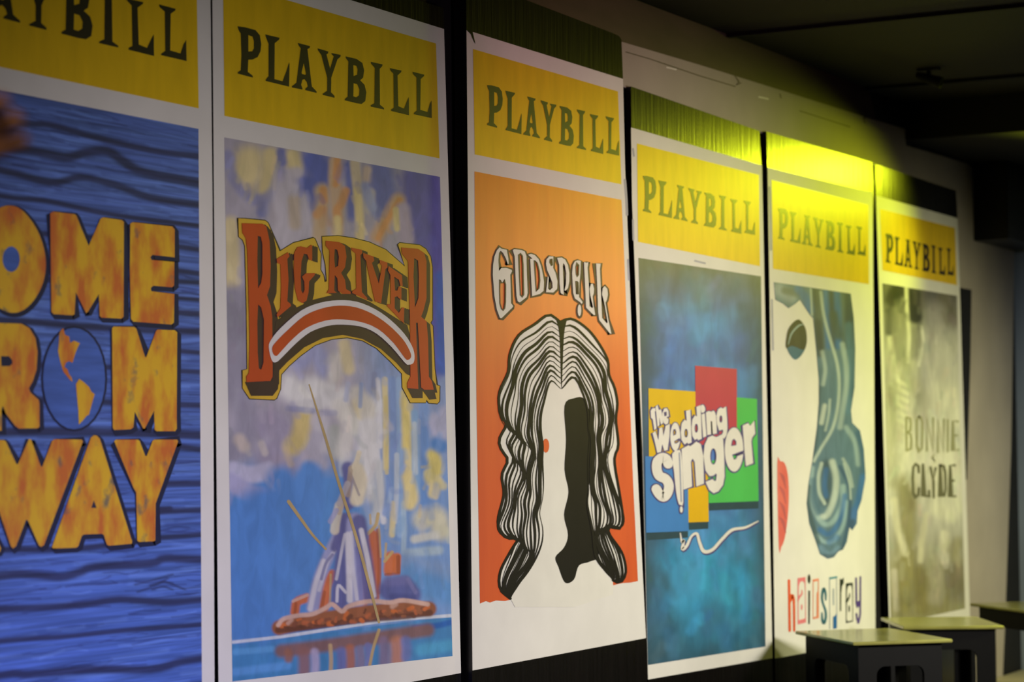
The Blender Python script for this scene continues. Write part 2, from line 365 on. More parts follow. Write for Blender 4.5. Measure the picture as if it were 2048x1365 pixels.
for pts, r in (([(-225, 205), (40, 245), (100, 250), (190, 275), (300, 300), (398, 313)], 6), ([(-225, 270), (50, 300), (130, 315), (170, 305), (215, 303), (250, 325), (290, 345), (398, 367)], 9),
        ([(-225, 300), (0, 340), (100, 365), (160, 355), (230, 370), (300, 395), (398, 410)], 7), ([(-225, 345), (0, 392), (90, 402), (200, 425), (300, 440), (400, 452)], 5),
        ([(-225, 1185), (0, 1152), (60, 1150), (120, 1155), (160, 1145), (190, 1135), (300, 1128), (330, 1118), (402, 1120)], 8), ([(-225, 1240), (0, 1220), (100, 1215), (180, 1208), (240, 1200), (330, 1205), (402, 1200)], 7),
        ([(-225, 1310), (0, 1283), (120, 1275), (250, 1262), (402, 1250)], 5), ([(-225, 1400), (0, 1352), (60, 1350), (180, 1340), (300, 1340), (360, 1325), (403, 1318)], 8),
        ([(300, 969), (402, 967)], 6), ([(300, 1024), (402, 1020)], 6), ([(300, 1078), (402, 1070)], 5), ([(330, 890), (402, 900)], 6), ([(-225, 640), (0, 640), (180, 655), (400, 665)], 7),
        ([(-225, 470), (0, 465), (250, 480), (400, 500)], 5), ([(60, 560), (250, 560), (400, 566)], 5), ([(-225, 545), (0, 540), (100, 545)], 5), ([(60, 730), (220, 735), (400, 745)], 5), ([(60, 800), (230, 806), (402, 812)], 6),
        ([(-225, 890), (0, 866), (200, 864), (402, 872)], 8), ([(200, 620), (300, 622), (400, 628)], 6), ([(-225, 1110), (0, 1100), (150, 1098), (300, 1080)], 6), ([(200, 1022), (280, 1020), (340, 1018)], 5), ([(340, 595), (402, 600)], 4), ([(340, 540), (402, 548)], 5), ([(340, 700), (402, 706)], 5), ([(-225, 1460), (0, 1425), (402, 1372)], 7)):
    cv.stroke(pts, r * 1.05, DK, 0.9, 0.6)
for pts in ([(270, 1170), (310, 1160), (345, 1150)], [(275, 1185), (310, 1172), (335, 1158)], [(300, 1172), (330, 1165), (370, 1180)], [(305, 1180), (325, 1174), (345, 1180)]): cv.stroke(pts, 2.2, DK, 0.6, 0.7)
plank = cv.build('plank_painting', canvas_mat('plank_paint', 0.55, ((3, 2.5, 95), 0.26)), P1)
LM = paint('letter_mottle', (226, 178, 48), 0.55, scale=11, c2=(204, 110, 52), detail=9, lo=0.36, hi=0.6, stretch=(1, 1.6, 0.8))
m, N, L_, bs = LM, LM.node_tree.nodes, LM.node_tree.links, LM.node_tree.nodes['Principled BSDF']
nz = N.new('ShaderNodeTexNoise'); nz.inputs['Scale'].default_value = 17.0; nz.inputs['Detail'].default_value = 5
cr = N.new('ShaderNodeValToRGB'); cr.color_ramp.elements[0].position = 0.62; cr.color_ramp.elements[1].position = 0.74; cr.color_ramp.elements[1].color = (0.8, 0.8, 0.8, 1)
mx = N.new('ShaderNodeMix'); mx.data_type = 'RGBA'; mx.inputs[7].default_value = (*lin((84, 92, 96)), 1)
src = bs.inputs['Base Color'].links[0].from_socket
tcn = [n for n in N if n.type == 'TEX_COORD'][0]; mpn = N.new('ShaderNodeMapping'); mpn.inputs['Location'].default_value = (3, 1.7, 5)
L_.new(tcn.outputs['Object'], mpn.inputs[0]); L_.new(mpn.outputs[0], nz.inputs['Vector'])
L_.new(nz.outputs[0], cr.inputs[0]); L_.new(cr.outputs[0], mx.inputs[0]); L_.new(src, mx.inputs[6]); L_.new(mx.outputs[2], bs.inputs['Base Color'])
SH = paint('letter_shade_navy', (30, 36, 74), 0.55, 0.2)
A = K(0, 380, 450 / 1365); B = K(0, 820, 545 / 1365)
Lo = A((60,95),(130,120),(200,200),(250,300),(277,420),(268,540),(220,650),(150,725),(75,747),(0,720),(-70,650),(-120,540),(-140,420),(-130,300),(-90,200),(-10,115))
words = [[
  [sm(Lo), A(*ell(68, 421, 52, 77))],
  [A((305,140),(325,132),(455,148),(465,160),(538,340),(610,175),(625,167),(740,183),(752,195),(750,770),(735,782),(615,775),(605,765),(600,632),(532,742),(522,748),(460,622),(452,755),(440,762),(325,755),(312,740),(308,400))],
  [A((790,205),(805,196),(1045,222),(1060,240),(1060,410),(925,395),(912,408),(920,425),(1058,437),(1056,580),(1045,592),(930,582),(915,595),(918,615),(1058,632),(1055,805),(1040,818),(810,800),(795,785),(788,500))],
  [A((-200,150),(-250,80),(-350,70),(-450,150),(-500,300),(-505,430),(-480,580),(-400,720),(-300,735),(-210,690),(-190,600),(-250,540),(-310,570),(-360,520),(-372,420),(-350,300),(-300,255),(-250,300),(-195,250))]],
 [[A((-100,805),(0,808),(130,812),(180,840),(215,900),(228,980),(222,1090),(200,1160),(175,1205),(185,1230),(235,1275),(240,1300)) + B((198,0),(198,85),(190,93),(95,95),(75,80),(30,20),(14,-20),(8,0),(8,105),(-70,108)), A((5,1010),(55,1010),(75,1035),(75,1055),(60,1070),(8,1070))],
  [A((680,840),(690,830),(815,832),(828,845),(880,1015),(888,1015),(945,860),(955,848),(1060,852),(1075,865),(1072,1365)) + B((886,95),(878,108),(785,108),(775,100),(772,5),(725,95),(718,95),(675,10),(668,88),(655,98),(572,102),(565,90))],
  [A((-560,790),(-190,800),(-190,1000),(-380,995),(-380,1100),(-240,1105),(-240,1270),(-380,1270),(-380,1540),(-560,1550))]],
 [[B((-120,165),(-108,150),(0,152),(20,152),(30,160),(82,272),(90,272),(145,148),(155,148),(205,285),(212,285),(262,155),(275,148),(410,150),(415,160),(220,680),(205,688),(195,680),(140,555),(130,552),(80,685),(65,695),(55,685))],
  [B((260,690),(455,140),(470,128),(485,130),(500,145),(662,660),(660,672),(545,682),(535,675),(520,628),(510,622),(420,626),(410,632),(392,685),(380,692),(268,696)), B((470,455),(484,492),(457,492))],
  [B((572,158),(580,150),(692,150),(700,158),(728,232),(735,232),(765,155),(772,150),(888,150),(892,160),(780,470),(778,655),(770,660),(695,663),(688,655),(682,415),(668,390))],
  [B((-500,720),(-330,140),(-285,140),(5,695),(0,712),(-110,716),(-130,660),(-230,666),(-260,722)), B((-275,500),(-240,560),(-285,560))]]]
for wd in words:
    for lt in wd:
        b = MB()
        b.poly(SH, X + 0.0018, [(x + 3, y + 4) for x, y in lt[0]])
        b.ribbon(SH, X + 0.0018, [(x + 3, y + 4) for x, y in lt[0]], 5, closed=True, smooth=False)
        b.poly(LM, X + 0.0026, *lt)
        if len(lt) > 1: b.poly(SH if lt is not words[0][0] else paint('globe_blue', (76, 110, 196), 0.55, 0.3, 5, stretch=(1, 1, 9)), X + 0.0022, lt[1])
        b.build('title_letter', plank)
b = MB()
b.ribbon(SH, X + 0.0018, A(*ell(450, 1146, 192, 312)), 3, closed=True, smooth=False)
b.poly(paint('globe_blue', (76, 110, 196), 0.55, 0.3, 5, stretch=(1, 1, 9)), X + 0.0022, A(*ell(450, 1146, 188, 308)))
b.poly(LM, X + 0.0028, A((360,870),(375,845),(385,842),(395,880),(420,890),(425,930),(450,915),(485,930),(470,960),(455,1000),(440,1050),(420,1040),(400,1050),(392,1075),(410,1090),(420,1120),(435,1140),(440,1165),(425,1155),(385,1105),(365,1040),(352,980),(358,920)))
b.poly(LM, X + 0.0028, A((460,1180),(480,1148),(500,1160),(540,1195),(555,1225),(575,1240),(560,1290),(540,1365)) + B((435,30),(410,60),(395,75),(392,0)))
b.build('globe_emblem', plank)

# ------------------------------------------------------------------ poster 2: sky, arched title, raft
C = K(430, 400, 500 / 1625); D = K(430, 760, 500 / 1128); T2 = K(440, 270, 480 / 2048)
cv = Canvas([(449, 275), (880, 354), (905, 1313), (465, 1364)], X + 0.0012, 290, 640, (176, 170, 186))
BL, LI, CR_, OR_, WH, PB = (92, 106, 186), (196, 190, 202), (226, 208, 150), (218, 156, 104), (226, 224, 228), (128, 156, 210)
cv.fill(lambda x, y: np.where(y > 900, (y - 900) / 60, 0), (88, 142, 206), 1.0)
cv.fill(lambda x, y: np.clip((x - 700) / 60, 0, 1) * (y > 560), (128, 158, 208), 0.75)
def S(fn, pts, r, c, a=0.9, soft=0.6): cv.stroke(fn(*pts), r, c, a, soft)
S(T2, [(800, 230), (880, 330), (860, 420), (760, 480)], 30, BL, 1); S(T2, [(760, 420), (800, 600)], 20, BL); S(T2, [(1370, 330), (1400, 500), (1420, 560)], 30, (92, 104, 180)); S(T2, [(1100, 260), (1120, 480), (1130, 700)], 10, BL)
S(T2, [(1720, 380), (1740, 700), (1760, 900), (1780, 1400), (1790, 1900)], 42, (96, 92, 180), 1, 0.35); S(C, [(1470, 500), (1480, 1100)], 12, (64, 104, 190), 0.9)  # purple band at the right: coloured light painted into the sky
S(T2, [(250, 220), (230, 330)], 30, CR_); S(T2, [(430, 170), (420, 330), (390, 470)], 15, CR_); S(T2, [(620, 180), (640, 270)], 15, CR_); S(T2, [(660, 320), (580, 330)], 11, LI)
S(T2, [(70, 180), (90, 330), (200, 480), (330, 560), (470, 480), (510, 330)], 12, (140, 142, 190), 0.8); S(T2, [(530, 420), (450, 570), (360, 660)], 12, (120, 128, 190), 0.8); S(T2, [(520, 150), (530, 230)], 9, (100, 110, 185), 0.8)
S(T2, [(560, 450), (520, 650), (560, 860)], 26, LI, 1); S(T2, [(690, 560), (720, 800)], 17, LI, 1); S(T2, [(630, 560), (640, 760)], 12, (196, 176, 150), 0.7)
S(T2, [(870, 480), (880, 560), (860, 660), (850, 860)], 15, (205, 180, 150), 1); S(T2, [(880, 470), (885, 560)], 8, OR_); S(T2, [(870, 640), (830, 680)], 9, OR_, 0.8)
S(T2, [(985, 230), (980, 400), (1000, 600), (1000, 830)], 13, (205, 176, 150), 1, 0.4); S(T2, [(1000, 220), (985, 420)], 7, OR_); S(T2, [(1075, 480), (1040, 580), (1000, 640), (1005, 740)], 8, OR_); S(T2, [(1000, 720), (1000, 850)], 8, CR_)
S(T2, [(1150, 240), (1170, 420), (1190, 640), (1190, 860)], 10, (205, 190, 165), 1, 0.4); S(T2, [(1170, 470), (1190, 700), (1200, 880)], 7, CR_); S(T2, [(1255, 300), (1250, 380)], 9, (200, 180, 168), 1); S(T2, [(1280, 500), (1270, 630)], 10, (198, 190, 180), 1); S(T2, [(1240, 440), (1300, 620), (1380, 700)], 10, (150, 160, 205), 0.8)
S(T2, [(1520, 560), (1450, 680), (1390, 780), (1340, 870)], 14, (206, 170, 140), 1); S(T2, [(1530, 560), (1430, 720), (1350, 880)], 6, OR_); S(T2, [(1560, 640), (1580, 800), (1600, 900)], 14, (186, 172, 196), 1); S(T2, [(1500, 640), (1510, 800)], 6, CR_)
S(C, [(100, 160), (110, 400), (100, 540)], 16, CR_, 0.8); S(C, [(110, 640), (140, 900), (130, 1200)], 26, (148, 144, 164), 1); S(D, [(110, 60), (150, 200), (90, 330)], 26, (152, 148, 168), 1); S(D, [(250, 200), (330, 250), (250, 350)], 30, (160, 152, 176), 1)
S(D, [(80, 410), (160, 430), (250, 410)], 18, (188, 186, 212), 1, 0.35); S(D, [(70, 460), (150, 510), (220, 530)], 18, (170, 168, 204), 1, 0.4); S(D, [(110, 270), (130, 300)], 12, (205, 190, 180), 0.8); S(D, [(210, 290), (225, 330)], 7, (200, 190, 190), 0.9)
S(C, [(470, 1210), (560, 1260), (640, 1230), (800, 1290)], 24, (224, 222, 222), 1); S(C, [(560, 1050), (640, 980), (720, 1100)], 18, (160, 164, 206), 0.9); S(C, [(790, 1040), (780, 1150)], 15, (206, 200, 196), 1); S(C, [(840, 940), (870, 1100)], 12, CR_, 0.7)
S(D, [(400, 170), (380, 260), (350, 300)], 18, (210, 190, 130), 1); S(D, [(430, 340), (400, 390)], 15, (180, 172, 186), 1); S(D, [(470, 180), (500, 280), (470, 300)], 16, (196, 192, 200), 1); S(D, [(300, 380), (340, 410)], 18, (160, 150, 170), 0.9)
S(D, [(600, 150), (620, 200)], 17, (208, 202, 190), 1); S(D, [(690, 120), (690, 300), (660, 460)], 20, (224, 222, 222), 1); S(D, [(660, 160), (640, 100)], 10, CR_, 0.7); S(D, [(540, 230), (540, 330)], 13, (176, 180, 176), 0.8)
for x0, x1, y0, y1, c, r in ((735, 745, 0, 300, WH, 5), (765, 770, 0, 400, CR_, 6), (800, 805, 0, 350, PB, 7), (830, 835, 0, 700, (150, 180, 220), 6), (870, 875, 100, 560, CR_, 9), (900, 905, 150, 500, (130, 170, 214), 8), (940, 950, 120, 600, (96, 140, 205), 9), (725, 760, 300, 640, WH, 6), (820, 812, 340, 640, (196, 206, 220), 5), (800, 798, 560, 700, CR_, 6), (850, 850, 560, 780, (170, 194, 216), 5), (780, 770, 420, 600, PB, 8), (690, 720, 480, 600, (200, 205, 210), 8)):
    S(D, [(x0, y0), ((x0 + x1) / 2 + 3, (y0 + y1) / 2), (x1, y1)], r, c, 0.85, 0.5)
S(D, [(870, 440), (890, 530), (880, 560)], 12, CR_, 1); S(D, [(985, 340), (1000, 400), (975, 440)], 13, (214, 198, 120), 1); S(D, [(1000, 460), (985, 510)], 11, CR_, 1); S(D, [(990, 180), (1020, 250), (1040, 150)], 14, (176, 178, 206), 1); S(D, [(1000, 290), (1020, 300)], 14, (70, 130, 200), 0.9)
S(D, [(940, 630), (1000, 620), (1020, 680)], 20, (206, 202, 180), 1); S(D, [(900, 720), (1000, 700)], 8, (206, 206, 200), 0.9); S(D, [(870, 785), (1010, 770)], 9, (170, 190, 206), 0.9); S(D, [(860, 820), (960, 850), (1040, 870)], 18, (128, 156, 200), 0.9); S(D, [(880, 900), (1060, 960)], 26, (96, 148, 206), 1)
S(D, [(150, 640), (170, 900), (190, 1080)], 50, (86, 138, 206), 1, 0.5); S(D, [(300, 460), (330, 620)], 30, (86, 138, 206), 1, 0.5); S(D, [(420, 420), (440, 560)], 22, (90, 142, 208), 1, 0.5); S(D, [(430, 800), (300, 900)], 40, (86, 138, 206), 0.9, 0.6); S(D, [(720, 700), (690, 560)], 14, (150, 170, 206), 0.8)
cv.fill(lambda x, y: np.clip((y - (1288 - (x - 465) * 0.128)) / 3, 0, 1), (70, 134, 190), 1.0)
S(D, [(560, 120), (600, 200), (580, 330)], 16, (222, 218, 212), 0.8); S(D, [(690, 160), (700, 330), (690, 520)], 16, (214, 212, 214), 0.75); S(D, [(640, 60), (700, 140)], 15, (214, 208, 196), 0.8); S(D, [(740, 380), (745, 520), (720, 640)], 9, (206, 208, 210), 0.8)
S(D, [(660, 20), (655, 120)], 4, (138, 160, 206), 0.7); S(D, [(600, 20), (590, 90)], 5, (168, 176, 206), 0.7); S(D, [(520, 60), (470, 110), (400, 120)], 12, (212, 210, 212), 0.9); S(D, [(330, 130), (440, 140)], 6, (120, 128, 176), 0.6); S(D, [(460, 260), (450, 330), (480, 380)], 13, (176, 172, 188), 0.9)
S(D, [(470, 150), (540, 150)], 6, (150, 152, 186), 0.5); S(D, [(960, 420), (1030, 480)], 8, (208, 198, 150), 0.8); S(D, [(770, 80), (775, 420)], 4, (216, 198, 140), 0.8); S(D, [(855, 60), (860, 300)], 8, (226, 204, 120), 0.8); S(D, [(900, 200), (905, 420)], 5, (196, 206, 216), 0.8)
cv.dabs(420, 3, 7, 34, 0.05, 0.05, 0.4)
S(D, [(110, 640), (120, 900), (140, 1100)], 34, (84, 136, 206), 1, 0.4); S(D, [(230, 580), (240, 800), (240, 1080)], 44, (84, 136, 206), 1, 0.5); S(D, [(360, 560), (380, 800), (330, 980)], 40, (86, 138, 206), 0.9, 0.5); S(D, [(400, 470), (440, 420), (440, 600)], 20, (88, 140, 208), 0.9, 0.5)
S(D, [(80, 1185), (300, 1160), (560, 1120), (800, 1085), (1068, 1065)], 3.2, (206, 212, 226), 1, 0.4)
S(D, [(900, 1120), (1000, 1110), (1066, 1095)], 6, (40, 96, 178), 0.9); S(D, [(90, 1230), (260, 1215)], 6, (96, 160, 216), 0.8); S(D, [(90, 1320), (330, 1290)], 8, (96, 156, 220), 0.8); S(D, [(930, 1220), (1060, 1200)], 12, (80, 160, 205), 0.9)
S(D, [(300, 1225), (500, 1200), (760, 1160), (960, 1130)], 13, (132, 96, 96), 0.95, 0.5)
for x, y0, y1, c, r in ((330, 1230, 1260, (150, 100, 84), 8), (400, 1230, 1330, (142, 98, 96), 12), (450, 1230, 1330, (176, 164, 196), 8), (520, 1200, 1320, (190, 160, 120), 4), (570, 1230, 1320, (110, 110, 170), 10), (610, 1215, 1320, (176, 104, 76), 9), (655, 1220, 1310, (136, 120, 150), 9), (690, 1200, 1300, (120, 120, 176), 6), (760, 1180, 1280, (130, 110, 140), 10), (820, 1190, 1270, (190, 124, 96), 14), (860, 1180, 1250, (110, 120, 180), 10)):
    S(D, [(x, y0), (x + 4, (y0 + y1) / 2), (x + 2, y1)], r, c, 0.85, 0.6)
S(D, [(740, 1130), (715, 1210), (698, 1290)], 3, (190, 160, 110), 0.9, 0.4)
# raft with heaped canvas, crates, sacks and poles
OC, OD, BR_, BD, PK_, CWh, CSh, CDk, WD, CRM, VI = (208, 110, 60), (164, 84, 56), (152, 92, 66), (104, 60, 50), (212, 174, 160), (214, 210, 220), (160, 160, 200), (96, 96, 152), (196, 168, 116), (222, 210, 184), (92, 98, 158)
def B2(pts, r, c, a=0.95, soft=0.35): S(D, pts, r, c, a, soft)
B2([(360, 1050), (370, 1005), (415, 985)], 9, OC); B2([(352, 1000), (418, 972)], 3, PK_, 0.8); B2([(360, 1055), (365, 1010)], 3, OD, 0.8)
B2([(490, 1030), (505, 930), (530, 880)], 10, OC); B2([(480, 1040), (492, 960)], 4, OD, 0.7); B2([(520, 1010), (522, 880)], 2.2, WD, 0.8)
B2([(670, 1000), (668, 860), (690, 740)], 10, OC); B2([(720, 980), (722, 830), (712, 700)], 10, (196, 104, 66)); B2([(740, 960), (742, 800), (735, 680)], 4, OD, 0.8); B2([(655, 900), (650, 1000)], 6, (150, 84, 70), 0.8)
B2([(690, 695), (715, 670), (728, 650), (736, 606)], 3.4, WD); B2([(700, 610), (702, 650)], 2.2, WD, 0.8); B2([(740, 660), (748, 800)], 2, WD, 0.7)
B2([(785, 860), (790, 800)], 11, OC); B2([(818, 860), (822, 800)], 8, OC); B2([(826, 800), (828, 868)], 4, OD, 0.9); B2([(765, 820), (800, 778)], 3, WD, 0.9); B2([(770, 880), (830, 876)], 3, OD, 0.7); B2([(772, 740), (768, 800)], 2.4, WD, 0.8)
B2([(790, 950), (850, 940), (880, 970)], 22, VI, 1, 0.3); B2([(780, 910), (860, 905)], 10, (112, 112, 168), 0.8, 0.6); B2([(800, 980), (890, 985)], 7, (74, 80, 140), 0.8, 0.6); B2([(870, 900), (905, 960)], 4, (130, 128, 180), 0.6, 0.6)
B2([(440, 1030), (470, 900), (520, 780), (560, 700)], 12, CSh); B2([(560, 1005), (575, 850), (600, 640)], 17, CDk); B2([(640, 1000), (630, 820), (630, 640)], 17, CSh); B2([(700, 980), (680, 820), (650, 640)], 14, CDk)
B2([(430, 1035), (455, 920), (490, 820)], 5, CWh, 0.9, 0.6); B2([(470, 950), (505, 830), (540, 770)], 3.5, CWh, 0.7, 0.6); B2([(608, 995), (606, 850), (600, 700)], 6, CWh, 0.95, 0.5); B2([(640, 990), (622, 840), (615, 690)], 3.5, CWh, 0.7, 0.6); B2([(716, 975), (692, 830), (660, 680)], 5, CWh, 0.9, 0.5); B2([(548, 900), (570, 780), (585, 700)], 3, CWh, 0.7, 0.6)
B2([(550, 1000), (556, 930), (590, 960)], 3, CWh, 0.8, 0.6); B2([(530, 790), (500, 830), (480, 900)], 3, CDk, 0.7, 0.6); B2([(660, 990), (650, 880), (640, 760)], 4, (120, 120, 176), 0.8, 0.6); B2([(540, 760), (560, 690), (580, 620)], 8, CDk, 0.9, 0.5)
B2([(600, 560), (610, 470), (600, 400)], 13, CDk, 0.95); B2([(640, 540), (655, 460), (640, 405)], 14, CRM, 0.95); B2([(610, 420), (630, 470), (650, 520)], 2.4, (150, 140, 150), 0.7); B2([(560, 570), (545, 640), (540, 680)], 9, CRM, 0.8); B2([(575, 540), (560, 600)], 5, (190, 170, 150), 0.8)
B2([(612, 400), (600, 520)], 5, (170, 150, 130), 0.7); B2([(628, 396), (642, 360), (650, 330)], 5, CRM, 0.9); B2([(560, 560), (598, 470)], 6, (178, 170, 176), 0.8); B2([(520, 640), (548, 590)], 5, CSh, 0.8)
B2([(290, 1120), (400, 1095), (560, 1070), (700, 1050), (860, 1035), (965, 1035)], 15, BR_, 1, 0.25); B2([(285, 1130), (420, 1118), (560, 1098), (720, 1080), (860, 1068), (970, 1052)], 6, BD, 0.9, 0.4)
for k in range(46):
    x0 = 300 + 660 * k / 46; yb = 1112 - (x0 - 300) * 0.11 + rng.normal(0, 9); B2([(x0, yb), (x0 + rng.uniform(4, 18), yb + rng.normal(0, 8))], rng.uniform(2, 5.5), [OC, BD, (186, 100, 66), BR_, (128, 74, 60)][k % 5], 0.85, 0.5)
B2([(285, 1108), (310, 1080), (380, 1064), (440, 1058), (500, 1030), (530, 1014), (572, 1046), (600, 1024), (660, 1006), (720, 1000), (790, 1006), (850, 996), (960, 1014)], 4.4, PK_, 0.95, 0.5); B2([(330, 1100), (345, 1085)], 4, PK_, 0.7, 0.6); B2([(800, 1024), (815, 1014)], 5, PK_, 0.6, 0.6)
sky = cv.build('sky_painting', canvas_mat('sky_paint', 0.55, ((16, 16, 10), 0.10)), P2)
# title emblem
GO, DB, RD, WT = paint('emblem_gold', (222, 180, 62), 0.5, 0.15), paint('emblem_dark', (66, 46, 50), 0.5, 0.2), paint('emblem_red', (196, 74, 40), 0.5, 0.18, 5), paint('emblem_white', (226, 220, 220), 0.5, 0.08)
INK = paint('ink_dark', (44, 34, 40), 0.5, 0.2)
out = C((152,120),(190,122),(325,135),(345,150),(420,335),(510,280),(640,248),(650,255),(688,350),(685,455),(705,490),(712,535),(727,530),(718,420),(700,335),(697,240),(800,235),(900,250),(1000,275),(1110,325),(1235,435),(1190,290),(1200,280),(1330,295),(1370,320),(1400,370),(1412,440),(1412,780),(1400,800),(1415,820),(1428,1100),(1440,1205),(1460,1210),(1458,1310),(1445,1325),(1390,1320),(1375,1300),(1370,1318),(1270,1318),(1218,1220),(1215,1130),(1140,1050),(1050,965),(960,915),(860,895),(760,905),(650,945),(560,1010),(480,1080),(430,1135),(425,1230),(400,1290),(385,1300),(225,1292),(180,1225),(180,1110),(210,1100),(205,700),(195,300),(180,260),(155,240))
letters = [
 [C((175,152),(310,155),(335,175),(355,270),(362,420),(358,560),(338,620),(362,690),(372,760),(375,1150),(360,1178),(205,1185),(203,1150),(220,1125),(225,900),(218,600),(210,330),(200,250),(178,215)), C((278,235),(298,240),(308,290),(308,480),(300,540),(280,575),(275,400)), C((280,680),(300,700),(318,780),(315,1060),(300,1105),(285,1095),(278,1000),(275,800))],
 [C((400,385),(475,340),(485,365),(470,385),(478,520),(470,660),(490,675),(495,690),(405,765),(400,745),(425,705),(430,560),(425,420),(405,410))],
 [C((515,345),(535,308),(560,302),(600,312),(625,292),(632,295),(632,395),(612,390),(600,355),(578,350),(562,400),(557,500),(560,590),(572,610),(582,585),(580,530),(565,500),(590,478),(650,475),(648,490),(612,530),(608,600),(595,655),(570,672),(540,655),(520,580),(512,450))],
 [C((720,265),(810,275),(845,300),(855,370),(845,440),(820,475),(845,520),(852,580),(882,598),(882,612),(830,612),(800,590),(795,510),(778,490),(775,590),(792,605),(725,608),(740,580),(745,330),(720,300)), C((778,320),(795,325),(805,370),(800,430),(780,440),(775,380))],
 [C((885,310),(955,325),(958,345),(945,360),(955,600),(990,640),(985,650),(890,605),(895,590),(918,578),(915,350),(890,330))],
 [C((962,345),(1030,368),(1035,395),(1020,410),(1065,545),(1085,430),(1070,410),(1072,390),(1120,408),(1122,440),(1108,450),(1080,672),(1040,662),(990,440),(985,400),(965,375))],
 [C((1128,430),(1215,490),(1220,560),(1205,560),(1195,520),(1165,500),(1170,590),(1185,590),(1195,562),(1212,570),(1212,650),(1195,640),(1185,628),(1168,632),(1168,705),(1195,735),(1215,700),(1230,700),(1228,805),(1118,690),(1122,678),(1142,678),(1140,490),(1125,460))],
 [C((1212,310),(1320,318),(1360,345),(1375,400),(1375,640),(1355,720),(1340,760),(1375,790),(1385,900),(1390,1150),(1410,1180),(1422,1235),(1360,1235),(1340,1220),(1318,800),(1306,800),(1318,1140),(1322,1230),(1250,1225),(1250,1190),(1270,1150),(1268,800),(1255,400),(1215,350)), C((1295,380),(1320,395),(1325,500),(1322,640),(1300,700),(1290,500))]]
b = MB()
b.ribbon(INK, X + 0.0018, out, 1.6, closed=True, smooth=False); b.poly(GO, X + 0.0022, out)
for i, lt in enumerate(letters):
    o_ = lt[0]
    for k, f_ in enumerate((0.35, 0.7, 1.0)):
        dx, dy = ((13, 6) if i in (0, 7) else (11, 4))
        if i == 0: dy = 14 * f_
        b.poly(DB, X + 0.0028 + 0.0001 * k, [(x + dx * f_ * (0.55 if i == 7 else 1), y + dy * f_) for x, y in o_])
b.poly(DB, X + 0.0033, C((195,1185),(372,1178),(385,1080),(372,1040),(395,790),(520,705),(640,650),(800,610),(900,618),(1010,665),(1100,720),(1250,815),(1300,1000),(1308,1090),(1280,1150),(1242,1130),(1180,1060),(1080,970),(960,905),(830,878),(700,900),(580,960),(470,1055),(418,1110),(410,1230),(375,1275),(235,1275)))
b.poly(DB, X + 0.0033, C((1250,1225),(1324,1228),(1340,1218),(1360,1236),(1424,1236),(1440,1295),(1395,1300),(1350,1240),(1350,1290),(1285,1290)))
for lt in letters: b.poly(RD, X + 0.004, *lt)
b.poly(WT, X + 0.0046, sm(C((350,960),(365,910),(430,830),(560,720),(680,670),(800,653),(920,662),(1040,710),(1140,780),(1230,870),(1280,950),(1297,1010),(1290,1060),(1260,1072),(1235,1060),(1150,960),(1050,870),(950,825),(830,812),(730,820),(620,860),(530,930),(440,1020),(400,1055),(370,1045)), 3))
b.poly(RD, X + 0.0052, sm(C((372,960),(400,920),(470,850),(580,755),(700,705),(810,688),(920,700),(1030,745),(1130,815),(1220,905),(1265,980),(1275,1020),(1258,1040),(1235,1030),(1160,930),(1060,840),(950,795),(830,778),(720,785),(600,830),(510,900),(430,985),(400,1015),(378,1000)), 3))
b.build('title_emblem', sky)
PO = paint('pole_wood', (196, 170, 120), 0.55, 0.25); Y0 = X + 0.0018
b = MB(); b.ribbon(PO, Y0, D((425,22),(492,240),(560,470),(640,720),(700,940),(740,1095)), [1.2, 2.6, 3, 3, 3, 2.4]); b.build('pole_picture', sky)
b = MB(); b.ribbon(PO, Y0, D((332,550),(385,625),(440,700),(500,765)), [3.6, 3.2, 2.6, 2.2]); b.build('paddle_picture', sky)

# ------------------------------------------------------------------ poster 3: waves on orange
X = 0.06
OG = paint('poster_orange', (224, 100, 48), 0.38, c2=(212, 90, 46), scale=4, stretch=(1, 3, 0.5), spec=0.5, bump=0.12); BK = paint('ink_black', (22, 20, 18), 0.55, 0.25, 14, 0.18); WP = paint('art_white', (230, 226, 216), 0.55, 0.06)
b = MB(); b.poly(OG, X + 0.0012, [(949, 343), (1243, 400), (1247, 480), (1256, 700), (1266, 960), (1276, 1163), (1262, 1166), (1245, 1167), (1190, 1180), (1100, 1195), (1022, 1200), (1010, 1203), (992, 1202), (980, 1206), (972, 1203), (960, 1208), (953, 800)])
orange = b.build('orange_field', P3)
OL = [(1120,644),(1098,630),(1070,649),(1037,672),(1020,710),(1017,744),(1001,780),(998,808),(1006,840),(1014,849),(999,879),(1003,900),(1016,921),(1004,951),(1008,990),(996,1046),(1012,1076),(1036,1078),(1023,1101),(1001,1144),(1001,1179),(1021,1198)]
IL = [(1122,782),(1110,784),(1098,796),(1090,812),(1085,830),(1082,870),(1084,930),(1086,990),(1084,1040),(1081,1089),(1057,1136),(1040,1166),(1021,1198)]
OR2 = [(1122,644),(1143,638),(1171,655),(1193,680),(1215,719),(1218,750),(1229,775),(1235,808),(1232,840),(1237,891),(1229,921),(1239,986),(1246,1037),(1239,1058),(1218,1054),(1220,1071),(1244,1106),(1252,1144),(1241,1166),(1226,1161)]
IR = [(1124,782),(1140,782),(1158,790),(1172,812),(1178,850),(1180,920),(1172,980),(1174,1010),(1186,1060),(1196,1119),(1210,1145),(1226,1161)]
ope = lambda c: [tuple(q) for q in crom(np.array(c, float), np.ones(len(c)), 3, False)[0]]
b = MB()
b.poly(WP, X + 0.0018, ope(OL) + [(1021, 1198), (1030, 1215), (1150, 1215), (1226, 1190), (1226, 1161)] + ope(OR2[::-1])[:-1])
b.build('white_shape', orange)
b = MB()
